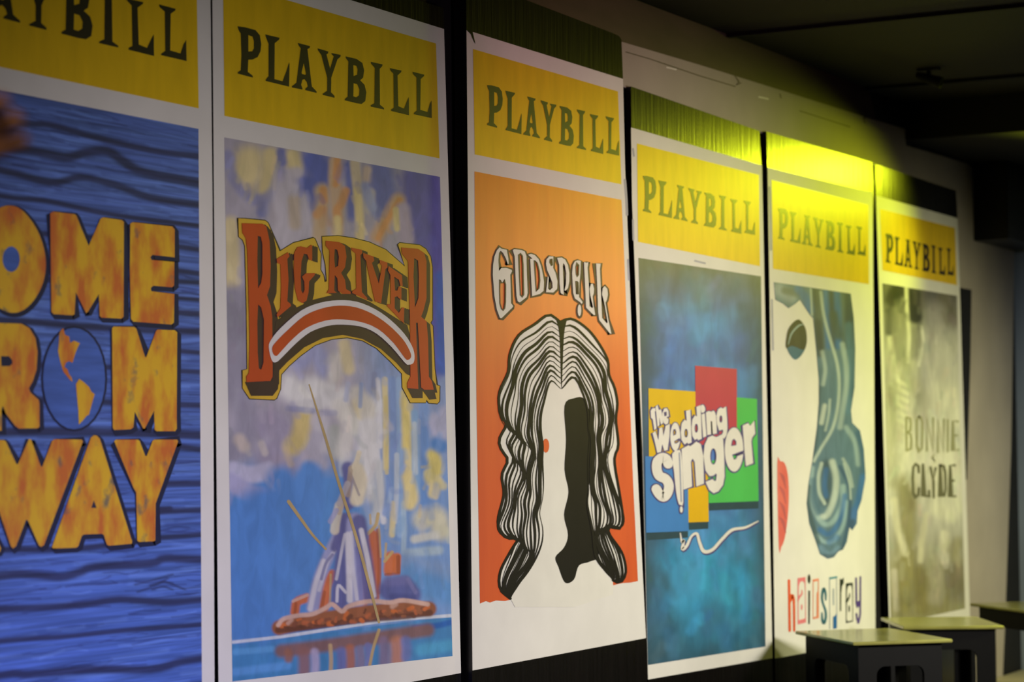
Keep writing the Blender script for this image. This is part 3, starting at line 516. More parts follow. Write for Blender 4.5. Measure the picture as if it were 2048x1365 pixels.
b.poly(BK, X + 0.0024, sm([(1129,812),(1148,797),(1170,800),(1184,850),(1186,930),(1176,985),(1180,1030),(1198,1108),(1180,1124),(1158,1132),(1148,1160),(1130,1166),(1117,1135),(1111,1115),(1128,1096),(1136,1070),(1128,1030),(1137,985),(1129,940),(1132,880)], 4))
b.poly(BK, X + 0.0024, sm([(1112,637),(1122,646),(1134,637),(1128,672),(1123,780),(1119,672)], 4))
def res(c, n):
    p = crom(np.array(c, float), np.ones(len(c)), 6, False)[0]; s_ = np.r_[0, np.cumsum(np.linalg.norm(np.diff(p, axis=0), axis=1))]
    t = np.linspace(0, s_[-1], n); return np.stack([np.interp(t, s_, p[:, 0]), np.interp(t, s_, p[:, 1])], 1)
for O_, I_, sg in ((OL, IL, 1), (OR2, IR, -1)):
    o_, i_ = res(O_, 64), res(I_, 64); tt = np.linspace(0, 1, 64)
    b.ribbon(BK, X + 0.0028, o_, 2.6, smooth=False)
    n_ = 13 if sg > 0 else 11
    for j in range(1, n_ + 1):
        u = j / n_; env = np.sin(np.pi * tt) ** 0.6
        q = o_ * (1 - u) + i_ * u
        q[:, 0] += sg * env * 8.0 * np.sin(tt * 15 + u * 2.6) * (1 - 0.6 * u) + env * 2.0 * np.sin(tt * 29 + j)
        q[:, 1] += env * 9.0 * np.sin(tt * 21 + u * 3.4)
        q[:, 1] -= 40 * u ** 1.2 * np.exp(-((tt - 0.055) / 0.04) ** 2) * (1 - 0.35 * u)
        wd = 1.5 + 1.3 * np.sin(tt * (9 if sg > 0 else 7) + j * 1.9) + (0.9 if j % 3 == 0 else 0)
        b.ribbon(BK, X + 0.0028 + 0.00005 * j, q, list(np.clip(wd * np.clip(env * 3, 0.3, 1), 0.5, 4)), smooth=False, cap=False)
b.build('wave_pattern', orange)
b = MB(); b.poly(OG, X + 0.0028, ell(1092, 892, 6.5, 14)); b.build('orange_dot', orange)
# title
V = K(970, 480, 150 / 1204); U = K(1090, 500, 150 / 1078)
t3 = [
 [V((125,560),(130,400),(150,270),(190,170),(235,120),(270,145),(350,160),(375,300),(382,385),(365,390),(340,310),(290,210),(250,175),(225,210),(215,330),(225,500),(260,455),(340,450),(425,480),(435,505),(405,560),(410,700),(418,1020),(448,1055),(448,1080),(270,1255),(240,1255),(190,1120),(150,900)), V((238,640),(262,690),(290,690),(310,640),(330,720),(328,1000),(315,1100),(290,1130),(265,1110),(240,1020),(235,800))],
 [V((445,165),(470,150),(590,165),(640,190),(665,260),(670,500),(685,850),(670,920),(560,1005),(525,990),(505,900),(490,600),(475,260)), V((545,240),(570,220),(600,260),(610,400),(620,880),(595,915),(570,890),(555,600))],
 [V((690,240),(740,225),(800,245),(860,310),(900,420),(930,560),(948,680),(940,820),(880,870),(755,905),(745,700),(725,310),(762,300),(725,270)), V((795,330),(840,380),(870,500),(880,650),(865,780),(825,830),(815,700))],
 [U((15,200),(20,140),(60,95),(120,95),(118,260),(150,330),(180,450),(175,560),(120,615),(15,610),(40,380),(55,400),(45,560),(70,580),(110,545),(105,470),(70,380),(30,290)), U((75,140),(100,130),(103,220),(93,230),(70,180))],
 [U((175,115),(240,110),(290,140),(330,220),(350,330),(350,450),(330,550),(295,590),(280,580),(300,500),(305,330),(285,220),(262,190),(255,230),(262,400),(270,650),(225,620),(210,480),(205,220))],
 [U((390,330),(400,220),(430,165),(470,150),(515,160),(510,330),(495,480),(490,680),(540,750),(528,780),(500,750),(430,700),(405,620),(395,450)), U((445,250),(465,190),(485,220),(480,360),(465,385),(450,350)), U((450,450),(475,470),(470,640),(455,640))],
 [U(*ell(495, 870, 26, 85, 16))],
 [U((560,175),(600,185),(625,175),(612,260),(630,500),(640,810),(680,840),(690,820),(650,650),(640,560),(660,490),(690,490),(705,560),(700,630),(685,670),(700,800),(722,940),(690,930),(590,830),(580,600))],
 [U((735,195),(800,200),(790,280),(800,500),(820,980),(890,1060),(900,1040),(850,750),(820,640),(830,550),(860,520),(895,560),(905,640),(890,720),(870,760),(910,1000),(955,1210),(930,1200),(780,1010),(765,900),(750,500))]]
MG = paint('title_outline', (70, 44, 54), 0.5, 0.3, 6); b = MB()
for lt in t3:
    b.ribbon(MG, X + 0.0018, [(x, y + 1.2) for x, y in lt[0]], [3.6] * len(lt[0]), closed=True, smooth=False)
    b.poly(WP, X + 0.003, *lt)
    for h in lt[1:]: b.ribbon(MG, X + 0.0034, h, 1.3, closed=True, smooth=False)
b.build('title_lettering', orange)

# ------------------------------------------------------------------ poster 4: coloured squares
X = 0.034
cv = Canvas([(1277, 516), (1522, 553), (1531, 1294), (1296, 1331)], X + 0.0012, 100, 300, (74, 116, 176))
cv.fill(lambda x, y: np.clip((y - 1000) / 120, 0, 1), (56, 148, 190), 0.95)
cv.fill(lambda x, y: np.clip(1 - (x - (1277 + (y - 516) * 0.023)) / 55, 0, 1), (58, 84, 100), 0.95); cv.fill(lambda x, y: np.clip(1 - ((1522 + (y - 553) * 0.012) - x) / 42, 0, 1), (56, 84, 100), 0.95)
cv.fill(lambda x, y: np.clip((y - 1200) / 110, 0, 1), (52, 84, 100), 0.8); cv.fill(lambda x, y: np.clip((640 - y) / 110, 0, 1), (92, 98, 100), 0.95)
for k in range(70):
    x0 = rng.uniform(1285, 1520); y0 = rng.uniform(540, 1310)
    mid = abs(x0 - 1404) < 70 and 600 < y0 < 1230
    cv.stroke([(x0, y0), (x0 + rng.normal(0, 12), y0 + rng.normal(0, 30))], rng.uniform(8, 20), (82, 160, 208) if mid else (56, 76, 88), 0.28, 0.9)
cv.dabs(300, 5, 12, 40, 0.0, 0.12, 0.3)
bgp = cv.build('blue_painting', canvas_mat('blue_paint', 0.5, ((10, 10, 8), 0.12)), P4)
W1 = K(1260, 660, 300 / 910); b = MB(); Y0 = X + 0.0018
SD = paint('square_shade', (44, 74, 86), 0.5, 0.15)
b.poly(SD, Y0, W1((478,1050),(780,1040),(780,1085),(480,1098))); b.poly(SD, Y0, W1((355,1165),(475,1165),(475,1208),(358,1215))); b.poly(SD, Y0, W1((100,1225),(352,1215),(352,1262),(102,1278)))
for c, nm, q in (((226, 186, 32), 'square_yellow', W1((112,355),(400,375),(402,780),(115,770))), ((192, 60, 84), 'square_red', W1((395,218),(648,238),(650,700),(400,700))), ((80, 196, 92), 'square_green', W1((648,410),(770,420),(780,1040),(478,1052),(470,800),(650,760))),
        ((66, 132, 200), 'square_blue', W1((92,768),(300,775),(352,950),(355,1222),(98,1232))), ((230, 182, 24), 'square_gold', W1((330,780),(470,760),(478,1165),(355,1170),(352,950)))):
    b.poly(paint(nm, c, 0.5, 0.1, 5), Y0 + 0.0005, q)
b.build('colour_squares', bgp)
a_ = K(1270, 770, 150 / 758); c_ = K(1390, 800, 140 / 869)
PU = paint('title_purple', (84, 76, 130), 0.5, 0.2); b = MB(); Z0 = Y0 + 0.0014
w4 = [
 [a_((158,262),(180,235),(185,240),(205,235),(208,262),(200,275),(218,440),(195,460),(180,350),(162,335))], [a_((208,222),(228,205),(240,255),(265,250),(285,385),(262,405),(245,330),(248,410),(228,425))],
 [a_((275,290),(295,240),(320,235),(338,265),(342,320),(318,330),(340,350),(335,390),(310,405),(290,385),(275,340)), a_((300,280),(315,275),(315,310),(303,318))],
 [a_((178,490),(205,470),(237,560),(245,440),(275,430),(287,520),(310,415),(352,395),(348,520),(330,660),(297,670),(275,600),(262,680),(225,690),(205,600))],
 [a_(*ell(407, 525, 50, 143, 24)), a_((388,480),(394,455),(405,452),(413,475),(410,500),(392,512)), a_((400,575),(452,548),(455,562),(418,590),(405,590))],
 [a_((515,265),(560,252),(572,585),(535,600),(530,585),(500,605),(470,560),(463,480),(472,390),(500,355),(522,365)), a_(*ell(517, 490, 13, 40, 14))],
 [a_((620,225),(663,205),(675,548),(635,562),(630,545),(605,560),(580,520),(572,440),(580,350),(605,310),(626,320)), a_(*ell(620, 440, 13, 40, 14))],
 [a_((672,300),(705,288),(722,520),(688,535))], [sm(a_((665,215),(690,203),(708,235),(705,270),(674,284)), 2)],
 [c_((135,160),(170,140),(205,150),(225,133),(245,150),(262,200),(272,418),(222,430),(212,270),(196,262),(200,430),(152,440))],
 [c_((268,190),(285,120),(320,95),(345,110),(385,82),(398,240),(403,350),(392,440),(360,485),(335,470),(335,430),(350,400),(345,370),(300,385),(272,300)), c_(*ell(322, 240, 12, 40, 14))],
 [c_((105,700),(120,560),(160,470),(215,445),(265,465),(335,430),(350,500),(362,700),(368,950),(348,1060),(290,1140),(230,1162),(175,1120),(130,1020),(222,985),(238,1010),(262,1005),(270,930),(262,915),(225,945),(180,950),(130,880)), c_(*ell(228, 705, 33, 95, 18))],
 [c_(*ell(485, 620, 116, 275, 30)), c_((455,570),(465,510),(482,490),(508,520),(510,560)), c_((465,688),(608,640),(608,665),(520,695),(510,730),(488,742))],
 [c_((592,320),(660,290),(685,325),(735,258),(748,420),(710,470),(700,520),(722,790),(632,825),(615,640))],
 [a_((470,650),(540,612),(560,622),(620,575),(665,600),(690,720),(697,1000),(620,1030),(603,780),(582,745),(565,780),(578,1030),(490,1062),(478,800))],
 [sm(a_((375,700),(440,660),(465,690),(480,860),(488,1190),(465,1218),(440,1200),(415,1080),(395,880)), 2)], [a_(*ell(468, 1262, 15, 33, 14))]]
s_pts = a_((335,800),(318,755),(275,738),(228,775),(220,850),(245,920),(310,955),(342,1015),(330,1090),(290,1135),(245,1105),(215,1055))
b.ribbon(PU, Z0, s_pts, 12.2); b.ribbon(WP, Z0 + 0.0008, s_pts, 9.6)
for lt in w4:
    b.ribbon(PU, Z0, [(x, y + 0.8) for x, y in lt[0]], 2.3, closed=True, smooth=False)
    b.poly(WP, Z0 + 0.0008, *lt)
    for h in lt[1:]: b.ribbon(PU, Z0 + 0.0012, h, 0.9, closed=True, smooth=False)
b.ribbon(paint('title_grey', (150, 156, 176), 0.5, 0.1), Z0 + 0.0012, a_((448,690),(456,860),(468,1180)), 1.2)
b.build('title_lettering', bgp)
b = MB(); wv = W1((305,1235),(315,1290),(328,1275),(318,1330),(345,1310),(372,1255),(405,1238),(422,1290),(448,1345),(500,1335),(560,1270),(620,1215),(700,1200),(778,1162))
wr = [1, 2.4, 2, 3.6, 3, 2.2, 2.8, 3, 3.6, 3.2, 3, 3, 2.4, 1]
b.ribbon(PU, Y0 + 0.0004, [(x + 1.5, y + 2.5) for x, y in wv], [q * 1.15 for q in wr]); b.ribbon(WP, Y0 + 0.0012, wv, wr); b.build('cable_squiggle', bgp)

# ------------------------------------------------------------------ poster 5: blue wave curl, mixed letters
H1 = K(1520, 560, 260 / 845); H2 = K(1520, 900, 260 / 845)
b = MB(); Y0 = X + 0.0012
HB, HD, HL, HM = paint('wave_blue', (84, 116, 142), 0.5, c2=(66, 96, 130), scale=8, stretch=(1, 4, 1)), paint('wave_deep', (58, 72, 88), 0.5, 0.2, 8), paint('wave_light', (150, 172, 172), 0.5, 0.12), paint('wave_bright', (64, 112, 172), 0.5, 0.2)
b.poly(HB, Y0, H1((90,15),(330,50),(590,90),(610,250),(620,450),(615,700),(592,850),(600,930),(650,980),(675,1100),(685,1250)) + H2((685,190),(660,330),(635,400),(630,480),(600,525),(582,505),(565,600),(540,650),(510,662),(480,700),(440,710),(390,680),(360,590),(320,480),(303,350),(315,220)) + H1((340,1180),(370,960),(382,800),(382,650),(365,450),(345,250),(325,230),(260,130),(225,160),(185,185),(150,155),(100,130)))
wave = b.build('wave_shape', P5)
outl = H1((90,15),(330,50),(590,90),(610,250),(620,450),(615,700),(592,850),(600,930),(650,980),(675,1100),(685,1250)) + H2((685,190),(660,330),(635,400),(630,480),(600,525),(582,505),(565,600),(540,650),(510,662),(480,700),(440,710),(390,680),(360,590),(320,480),(303,350),(315,220)) + H1((340,1180),(370,960),(382,800),(382,650),(365,450),(345,250),(325,230),(260,130),(225,160),(185,185),(150,155),(100,130))
cv = Canvas([(1540, 556), (1740, 585), (1740, 1125), (1540, 1148)], Y0 + 0.0006, 190, 520, (92, 120, 140))
def V5(fn, pts, r, c, a=0.85, soft=0.7): cv.stroke(fn(*pts), r, c, a, soft)
DKH, GRH, BLH, LTH, MDH = (54, 64, 76), (84, 98, 100), (58, 108, 172), (182, 196, 192), (110, 138, 152)
for k, x in enumerate((360, 385, 430, 465, 500, 545, 570)): V5(H1, [(x, 60), (x + 8, 220), (x + 26 - 0.1 * (x - 360), 430)], 7, (DKH, GRH, BLH, DKH, BLH, GRH, DKH)[k], 0.8)
V5(H1, [(120, 60), (200, 110)], 12, (150, 164, 176), 0.8); V5(H1, [(160, 70), (240, 90)], 7, GRH, 0.7); V5(H1, [(250, 60), (300, 120), (320, 200)], 8, BLH, 0.8); V5(H1, [(330, 60), (338, 230)], 2, LTH, 0.8)
V5(H1, [(375, 280), (390, 480)], 7, DKH, 0.8); V5(H1, [(480, 230), (510, 360)], 9, (70, 86, 88), 0.9); V5(H1, [(600, 150), (605, 500), (600, 760)], 4, DKH, 0.7); V5(H1, [(575, 300), (590, 600), (570, 850)], 8, (88, 124, 150), 0.7); V5(H1, [(400, 600), (410, 900), (380, 1080)], 9, (84, 112, 128), 0.8); V5(H1, [(385, 700), (372, 960), (345, 1180)], 4, (70, 92, 104), 0.8)
V5(H1, [(395, 80), (415, 230), (460, 400), (500, 540), (515, 680), (505, 830), (470, 970), (400, 1090), (350, 1180)], 3, LTH, 0.8); V5(H1, [(535, 420), (560, 560), (560, 700), (535, 860), (520, 960)], 5, (166, 184, 188), 0.75); V5(H1, [(405, 470), (424, 580), (410, 680)], 4, (170, 186, 186), 0.7); V5(H1, [(420, 820), (400, 930)], 4.5, (196, 206, 200), 0.8); V5(H1, [(455, 780), (446, 880), (425, 980)], 2.4, LTH, 0.7)
V5(H1, [(560, 960), (620, 1060), (640, 1200)], 5, (150, 172, 180), 0.8); V5(H1, [(640, 1000), (670, 1130), (672, 1260)], 7, (64, 96, 128), 0.8); V5(H2, [(670, 180), (640, 330), (610, 420)], 7, BLH, 0.8); V5(H2, [(600, 240), (580, 140), (540, 60)], 3, LTH, 0.6); V5(H2, [(610, 400), (600, 500)], 8, (70, 110, 170), 0.9); V5(H2, [(602, 470), (596, 515)], 6, (60, 76, 92), 0.7)
V5(H2, [(430, 100), (445, 220), (430, 330)], 11, (66, 86, 100), 0.85); V5(H2, [(430, 130), (420, 230), (430, 300)], 5, BLH, 0.6); V5(H2, [(470, 80), (494, 180), (486, 300), (440, 420), (390, 440)], 6, (190, 202, 198), 0.85); V5(H2, [(400, 90), (380, 180), (386, 280), (420, 350)], 3.4, LTH, 0.85)
V5(H2, [(340, 120), (328, 280), (356, 400), (410, 480), (470, 470), (530, 370), (540, 240)], 5, (150, 176, 184), 0.8); V5(H2, [(345, 200), (345, 320), (380, 410)], 6, (80, 112, 136), 0.7); V5(H2, [(370, 560), (420, 600), (480, 590), (540, 490), (560, 340)], 4, (150, 178, 190), 0.8); V5(H2, [(390, 520), (450, 550), (520, 460), (550, 300)], 5, BLH, 0.7)
V5(H2, [(520, 110), (570, 220), (586, 330), (576, 470), (540, 630)], 3.4, (60, 86, 116), 0.85); V5(H2, [(545, 90), (582, 220), (590, 320)], 2, LTH, 0.7); V5(H2, [(318, 240), (312, 350), (340, 480), (380, 600)], 4, (74, 94, 100), 0.8); V5(H2, [(400, 640), (450, 680), (510, 640)], 5, (110, 140, 170), 0.8); V5(H2, [(420, 690), (480, 690), (540, 640)], 4, (74, 92, 110), 0.7); V5(H2, [(450, 600), (500, 570)], 6, BLH, 0.6)
cv.build('wave_streaks', canvas_mat('wave_paint', 0.5, ((14, 14, 6), 0.1)), wave, mask=outl)
b = MB(); LD = paint('leaf_dark', (66, 70, 62), 0.5, 0.3, 12); LB = paint('leaf_blue', (66, 112, 140), 0.5, 0.25, 14)
b.poly(LB, Y0, sm(H1((172,430),(196,400),(240,420),(282,400),(300,430),(270,490),(228,520),(190,480)), 4))
b.poly(LD, Y0 + 0.0005, sm(H1((168,440),(178,340),(205,290),(245,258),(276,278),(300,330),(304,410),(284,455),(240,440),(205,430)), 4)); b.ribbon(HL, Y0 + 0.001, H1((184,420),(205,350),(250,300),(282,290)), [0.6, 1.8, 2, 0.6]); b.build('leaf_blot', P5)
b = MB(); CO = paint('swash_coral', (232, 122, 106), 0.5, c2=(222, 104, 94), scale=9)
b.poly(CO, Y0, sm(H2((112,90),(132,75),(162,90),(182,170),(188,300),(180,450),(160,580),(140,630),(122,636)), 3)); b.build('coral_swash', P5)
b = MB(); RS = paint('swash_rose', (206, 104, 104), 0.5, 0.2)
for y0, y1 in ((150, 250), (240, 350), (340, 450), (440, 540)): b.ribbon(RS, Y0 + 0.0004, H2((128, y0), (150, (y0 + y1) / 2 - 20), (168, y1)), [1, 3.2, 1])
b.build('swash_streaks', P5)
h_ = K(1560, 1130, 180 / 1755); b = MB()
def hp(nm, c): return paint(nm, c, 0.5, 0.15, 12)
RE, PK, BG, ORn, TE, BU, PR, GY = hp('type_red', (228, 92, 46)), hp('type_pink', (236, 130, 136)), hp('type_black', (44, 52, 36)), hp('type_orange', (232, 140, 106)), hp('type_teal', (64, 112, 128)), hp('type_blue', (44, 104, 168)), hp('type_purple', (86, 66, 136)), hp('type_grey', (160, 168, 180))
T0 = Y0 + 0.0002
b.ribbon(RE, T0, h_((176,310),(182,700),(190,1290)), 2.6, smooth=False); b.ribbon(RE, T0, h_((190,720),(225,620),(255,640),(272,760),(278,1290)), [3, 4.5, 3.2, 2.4, 2.2])
b.poly(PK, T0, h_((342,265),(498,240),(508,1130),(345,1170)), h_((368,420),(395,340),(440,320),(478,360),(490,520),(492,1050),(365,1085),(362,800))); b.ribbon(PK, T0, h_((425,500),(428,570),(380,630),(350,700)), [0.9, 1.6, 2.2, 1.6]); b.poly(PK, T0, h_(*ell(425, 830, 16, 60, 14)))
b.poly(BG, T0, h_(*ell(568, 280, 28, 92, 20))); b.poly(BG, T0, h_((552,505),(588,510),(582,1160),(550,1155)))
b.poly(ORn, T0, h_((638,290),(758,268),(760,1045),(640,1065)), h_((655,335),(742,318),(738,520),(715,560),(712,1010),(652,1025)))
b.ribbon(TE, T0, h_((893,690),(888,560),(855,470),(826,560),(822,680),(850,790),(888,900),(893,1030),(860,1140),(825,1080),(818,945)), [1.6, 2.4, 2.8, 2.4, 2.2, 2.2, 2.4, 2.6, 3, 2.4, 1.6])
b.ribbon(GY, T0, h_((968,280),(972,1255)), 0.8, smooth=False); b.ribbon(GY, T0, h_((1105,260),(1108,960)), 0.7, smooth=False); b.poly(hp('type_cyan', (58, 140, 156)), T0 + 0.0001, h_((958,250),(1118,225),(1118,262),(960,290))); b.ribbon(GY, T0, h_((1042,480),(1044,780)), 1.4); b.poly(BU, T0, h_((1035,1020),(1080,995),(1112,930),(1110,1245),(1035,1255)))
b.poly(BG, T0, h_((1165,275),(1205,290),(1245,250),(1246,360),(1212,420),(1196,560),(1194,905),(1168,912)))
b.poly(BG, T0, h_((1285,365),(1422,350),(1426,1110),(1286,1145)), h_((1308,500),(1330,420),(1385,400),(1408,480),(1414,1085),(1320,1110),(1300,1060),(1306,800))); b.ribbon(BG, T0, h_((1360,560),(1350,630),(1300,720)), [0.7, 1.4, 2.4]); b.poly(BG, T0, h_(*ell(1350, 860, 16, 70, 14)))
b.ribbon(PR, T0, h_((1484,265),(1490,760)), 1.9, smooth=False); b.ribbon(PR, T0, h_((1568,240),(1566,800),(1562,980),(1525,1130)), [1.8, 1.8, 1.8, 2.6]); b.poly(PR, T0, h_((1478,720),(1566,700),(1566,800),(1500,850),(1482,800))); b.ribbon(PR, T0, h_((1490,960),(1505,1080)), 1.8)
b.build('title_lettering', P5)

# ------------------------------------------------------------------ poster 6: soft grey painting
X = 0.04
cv = Canvas([(1765, 567), (1914, 592), (1930, 1218), (1782, 1250)], X + 0.0012, 75, 300, (184, 182, 173))
Q1 = K(1730, 320, 230 / 682); Q2 = K(1740, 740, 240 / 642)
cv.fill(lambda x, y: np.clip((690 - y) / 100, 0, 1), (88, 86, 84), 0.9); cv.fill(lambda x, y: np.clip((y - 760) / 150, 0, 1) * np.clip((1040 - y) / 100, 0, 1), (236, 234, 214), 0.9); cv.fill(lambda x, y: np.clip((y - 1050) / 120, 0, 1), (141, 134, 84), 0.85)
def S6(fn, pts, r, c, a=0.8, soft=0.7): cv.stroke(fn(*pts), r, c, a, soft)
S6(Q1, [(165, 830), (180, 790), (205, 770)], 15, (46, 46, 46), 0.95, 0.4); S6(Q1, [(150, 900), (145, 1020)], 8, (50, 50, 50), 0.9); S6(Q1, [(285, 800), (290, 860), (300, 930)], 14, (44, 44, 46), 0.95, 0.4); S6(Q1, [(200, 900), (195, 1050), (210, 1180)], 14, (132, 130, 125), 0.8); S6(Q1, [(300, 1020), (295, 1150)], 12, (141, 139, 132), 0.8)
S6(Q1, [(245, 760), (250, 900), (262, 1050), (255, 1200)], 3.5, (226, 223, 214), 0.8); S6(Q1, [(335, 990), (345, 1080), (320, 1220)], 3, (230, 228, 216), 0.8); S6(Q1, [(480, 820), (510, 950)], 16, (118, 112, 92), 0.8); S6(Q1, [(420, 900), (450, 1000)], 18, (171, 166, 159), 0.7); S6(Q1, [(150, 1060), (170, 1200), (200, 1340)], 5, (237, 235, 221), 0.5)
for k in range(9): S6(Q2, [(150, 60 + 42 * k), (200, 85 + 42 * k)], 4, (237, 235, 214), 0.6)
S6(Q2, [(120, 100), (110, 400), (130, 600)], 14, (175, 173, 148), 0.7); S6(Q2, [(230, 80), (290, 160), (300, 230)], 14, (171, 169, 146), 0.6); S6(Q2, [(400, 120), (430, 220)], 24, (230, 230, 200), 0.7)
S6(Q2, [(190, 620), (200, 800), (190, 1250)], 20, (146, 139, 84), 0.8); S6(Q2, [(130, 700), (150, 850), (190, 980)], 7, (226, 221, 194), 0.85); S6(Q2, [(300, 780), (280, 900), (270, 1020)], 6, (214, 210, 180), 0.8); S6(Q2, [(270, 1080), (280, 1280)], 12, (134, 125, 76), 0.8); S6(Q2, [(400, 880), (390, 960), (400, 1020)], 8, (237, 232, 210), 0.8); S6(Q2, [(360, 1100), (350, 1220)], 14, (180, 173, 153), 0.8); S6(Q2, [(450, 1080), (470, 1200)], 18, (123, 116, 95), 0.85); S6(Q2, [(470, 920), (440, 1000)], 10, (159, 153, 118), 0.8); S6(Q2, [(130, 1080), (140, 1280)], 6, (207, 200, 184), 0.8); S6(Q2, [(360, 740), (430, 780)], 14, (230, 228, 205), 0.8)
for k in range(60):
    x0 = rng.uniform(1770, 1925); y0 = rng.uniform(600, 1230); g = rng.uniform(80, 200)
    cv.stroke([(x0, y0), (x0 + rng.normal(0, 4), y0 + rng.uniform(10, 50))], rng.uniform(2, 7), (g, g, g * 0.92), 0.2, 0.9)
cv.fill(lambda x, y: np.clip((y - 640) / 60, 0, 1) * np.clip((1090 - y) / 80, 0, 1) * np.clip((x - 1838) / 30, 0, 1), (232, 230, 208), 0.55)
cv.dabs(250, 2, 6, 30, 0.0, 0.08, 0.35)
gp = cv.build('grey_painting', canvas_mat('grey_paint', 0.55, ((10, 10, 5), 0.12)), P6)
k_ = K(1780, 820, 150 / 1078); b = MB(); Z0 = X + 0.0018
OLV, OLL, PLE = hp('type_olive', (118, 116, 84)), hp('type_olive_pale', (172, 170, 128)), hp('type_halo', (184, 182, 160))
def word(m_, strokes, r):
    for s_ in strokes: b.ribbon(m_, Z0, k_(*s_), r, smooth=False)
word(OLL, [[(235,110),(240,590)], [(240,110),(290,125),(300,200),(290,300),(245,330),(295,350),(308,440),(300,560),(240,590)], [(420,100),(385,150),(385,520),(420,600),(460,560),(465,180),(440,110),(415,100)], [(530,590),(530,120),(620,590),(620,120)], [(690,610),(690,140),(775,600),(775,140)], [(830,150),(830,600)], [(975,170),(905,160),(905,590),(985,575)], [(905,370),(960,370)]], 2.2)
word(OLV, [[(415,900),(410,810),(370,780),(335,830),(328,1000),(335,1200),(370,1260),(410,1230),(418,1130)], [(475,790),(485,1240),(565,1245),(562,1170)], [(585,830),(625,1020),(655,840)], [(625,1020),(630,1260)], [(720,800),(728,1250),(780,1240),(800,1150),(795,900),(770,810),(720,800)], [(930,800),(865,800),(870,1250),(938,1245)], [(868,1020),(915,1020)]], 2.6)
word(OLL, [[(640,730),(600,690),(630,640),(615,700),(650,750)]], 1.2)
b.build('title_lettering', gp)

# scuffed edges of the white borders
SC = paint('scuff_grey', (176, 174, 192), 0.6, 0.15, 14)
for p_, xx, lst in ((P4, 0.034, [[(1266, 298), (1268, 312)], [(1266, 440), (1267, 480)], [(1390, 522), (1410, 527)]]), (P5, 0.034, [[(1539, 375), (1541, 420), (1542, 500)], [(1544, 600), (1546, 700)]]), (P3, 0.06, [[(1250, 360), (1253, 400), (1254, 430)], [(1256, 520), (1258, 560)]])):
    for q in lst:
        b = MB(); b.ribbon(SC, xx + 0.0011, q, 2.2 if len(q) > 2 else 1.8); b.build('scuff_mark', p_)
b = MB(); b.poly(M('black_gloss'), 0.0612, [(933, 60), (945, 62), (951, 88), (948, 84), (941, 68)]); b.build('chipped_corner', P3)

# ------------------------------------------------------------------ stools in front of the far posters
def stool(loc, rz, wx, wy, label, hgt=0.8):
    t = empty('bar_stool', loc, rz); tag(t, label, 'stool', 'black wooden stools')
    Lc = Vector(loc); Rz = Matrix.Rotation(rz, 4, 'Z')
    def emit(b, name, bevel=0.0):
        b.v = [tuple(Vector(v) + Lc) for v in b.v]; return b.build(name, t, bevel=bevel)
    b = MB(); b.box(M('stool_top_lit'), (-wx / 2, -wy / 2, hgt - 0.014), (wx / 2, wy / 2, hgt)); emit(b, 'stool_top', 0.005)
    ox, oy, th = 0.034, 0.03, 0.018
    def frame(along, off, half, name):                # upside-down U cut from sheet, round inner corners
        leg, ap, r = 0.075, 0.085, 0.035; n = 6; zt = hgt - 0.014; zi = zt - ap
        out_ = [(-half, 0), (-half, zt), (half, zt), (half, 0), (half - leg, 0)]
        out_ += [(half - leg - r + r * math.cos(a), zi - r + r * math.sin(a)) for a in np.linspace(0, math.pi / 2, n)]
        out_ += [(-half + leg + r - r * math.cos(a), zi - r + r * math.sin(a)) for a in np.linspace(math.pi / 2, 0, n)]
        out_ += [(-half + leg, 0)]
        b = MB(); c = len(out_)
        V = [((s_, off[0], z) if along == 'x' else (off[0], s_, z)) for s_, z in out_] + [((s_, off[1], z) if along == 'x' else (off[1], s_, z)) for s_, z in out_]
        tr = tessellate_polygon([[Vector((p[0], p[1], 0)) for p in out_]])
        b.add(V, [tuple(q) for q in tr] + [tuple(c + i for i in q[::-1]) for q in tr] + [(i, (i + 1) % c, c + (i + 1) % c, c + i) for i in range(c)], M('stool_side_paint'))
        o = emit(b, name); bm = bmesh.new(); bm.from_mesh(o.data); bmesh.ops.recalc_face_normals(bm, faces=bm.faces); bm.to_mesh(o.data); bm.free()
        return o
    hx, hy = wx / 2 - ox, wy / 2 - oy
    frame('x', (-hy, -hy + th), hx, 'side_frame'); frame('x', (hy - th, hy), hx, 'side_frame')
    frame('y', (-hx, -hx + th), hy - th - 0.0005, 'side_frame'); frame('y', (hx - th, hx), hy - th - 0.0005, 'side_frame')
    return t
def stool_from(pl, pn, pr, label, hgt=0.8):
    l, n, r = level(*pl, hgt), level(*pn, hgt), level(*pr, hgt)
    ux = r - n; wx = np.linalg.norm(ux); ux /= wx; uy = np.array([-ux[1], ux[0], 0]); wy = abs((l - n) @ uy)
    c = n + ux * wx / 2 + uy * wy / 2
    return stool((float(c[0]), float(c[1]), 0), math.atan2(ux[1], ux[0]), float(wx), float(wy), label, hgt)
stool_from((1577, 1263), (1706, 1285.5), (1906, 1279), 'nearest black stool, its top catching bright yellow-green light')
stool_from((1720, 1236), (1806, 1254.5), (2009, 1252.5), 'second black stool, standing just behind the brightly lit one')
stool_from((1939, 1207), (2068, 1224), (2260, 1218), 'dark stool farthest back, cut off by the right edge')

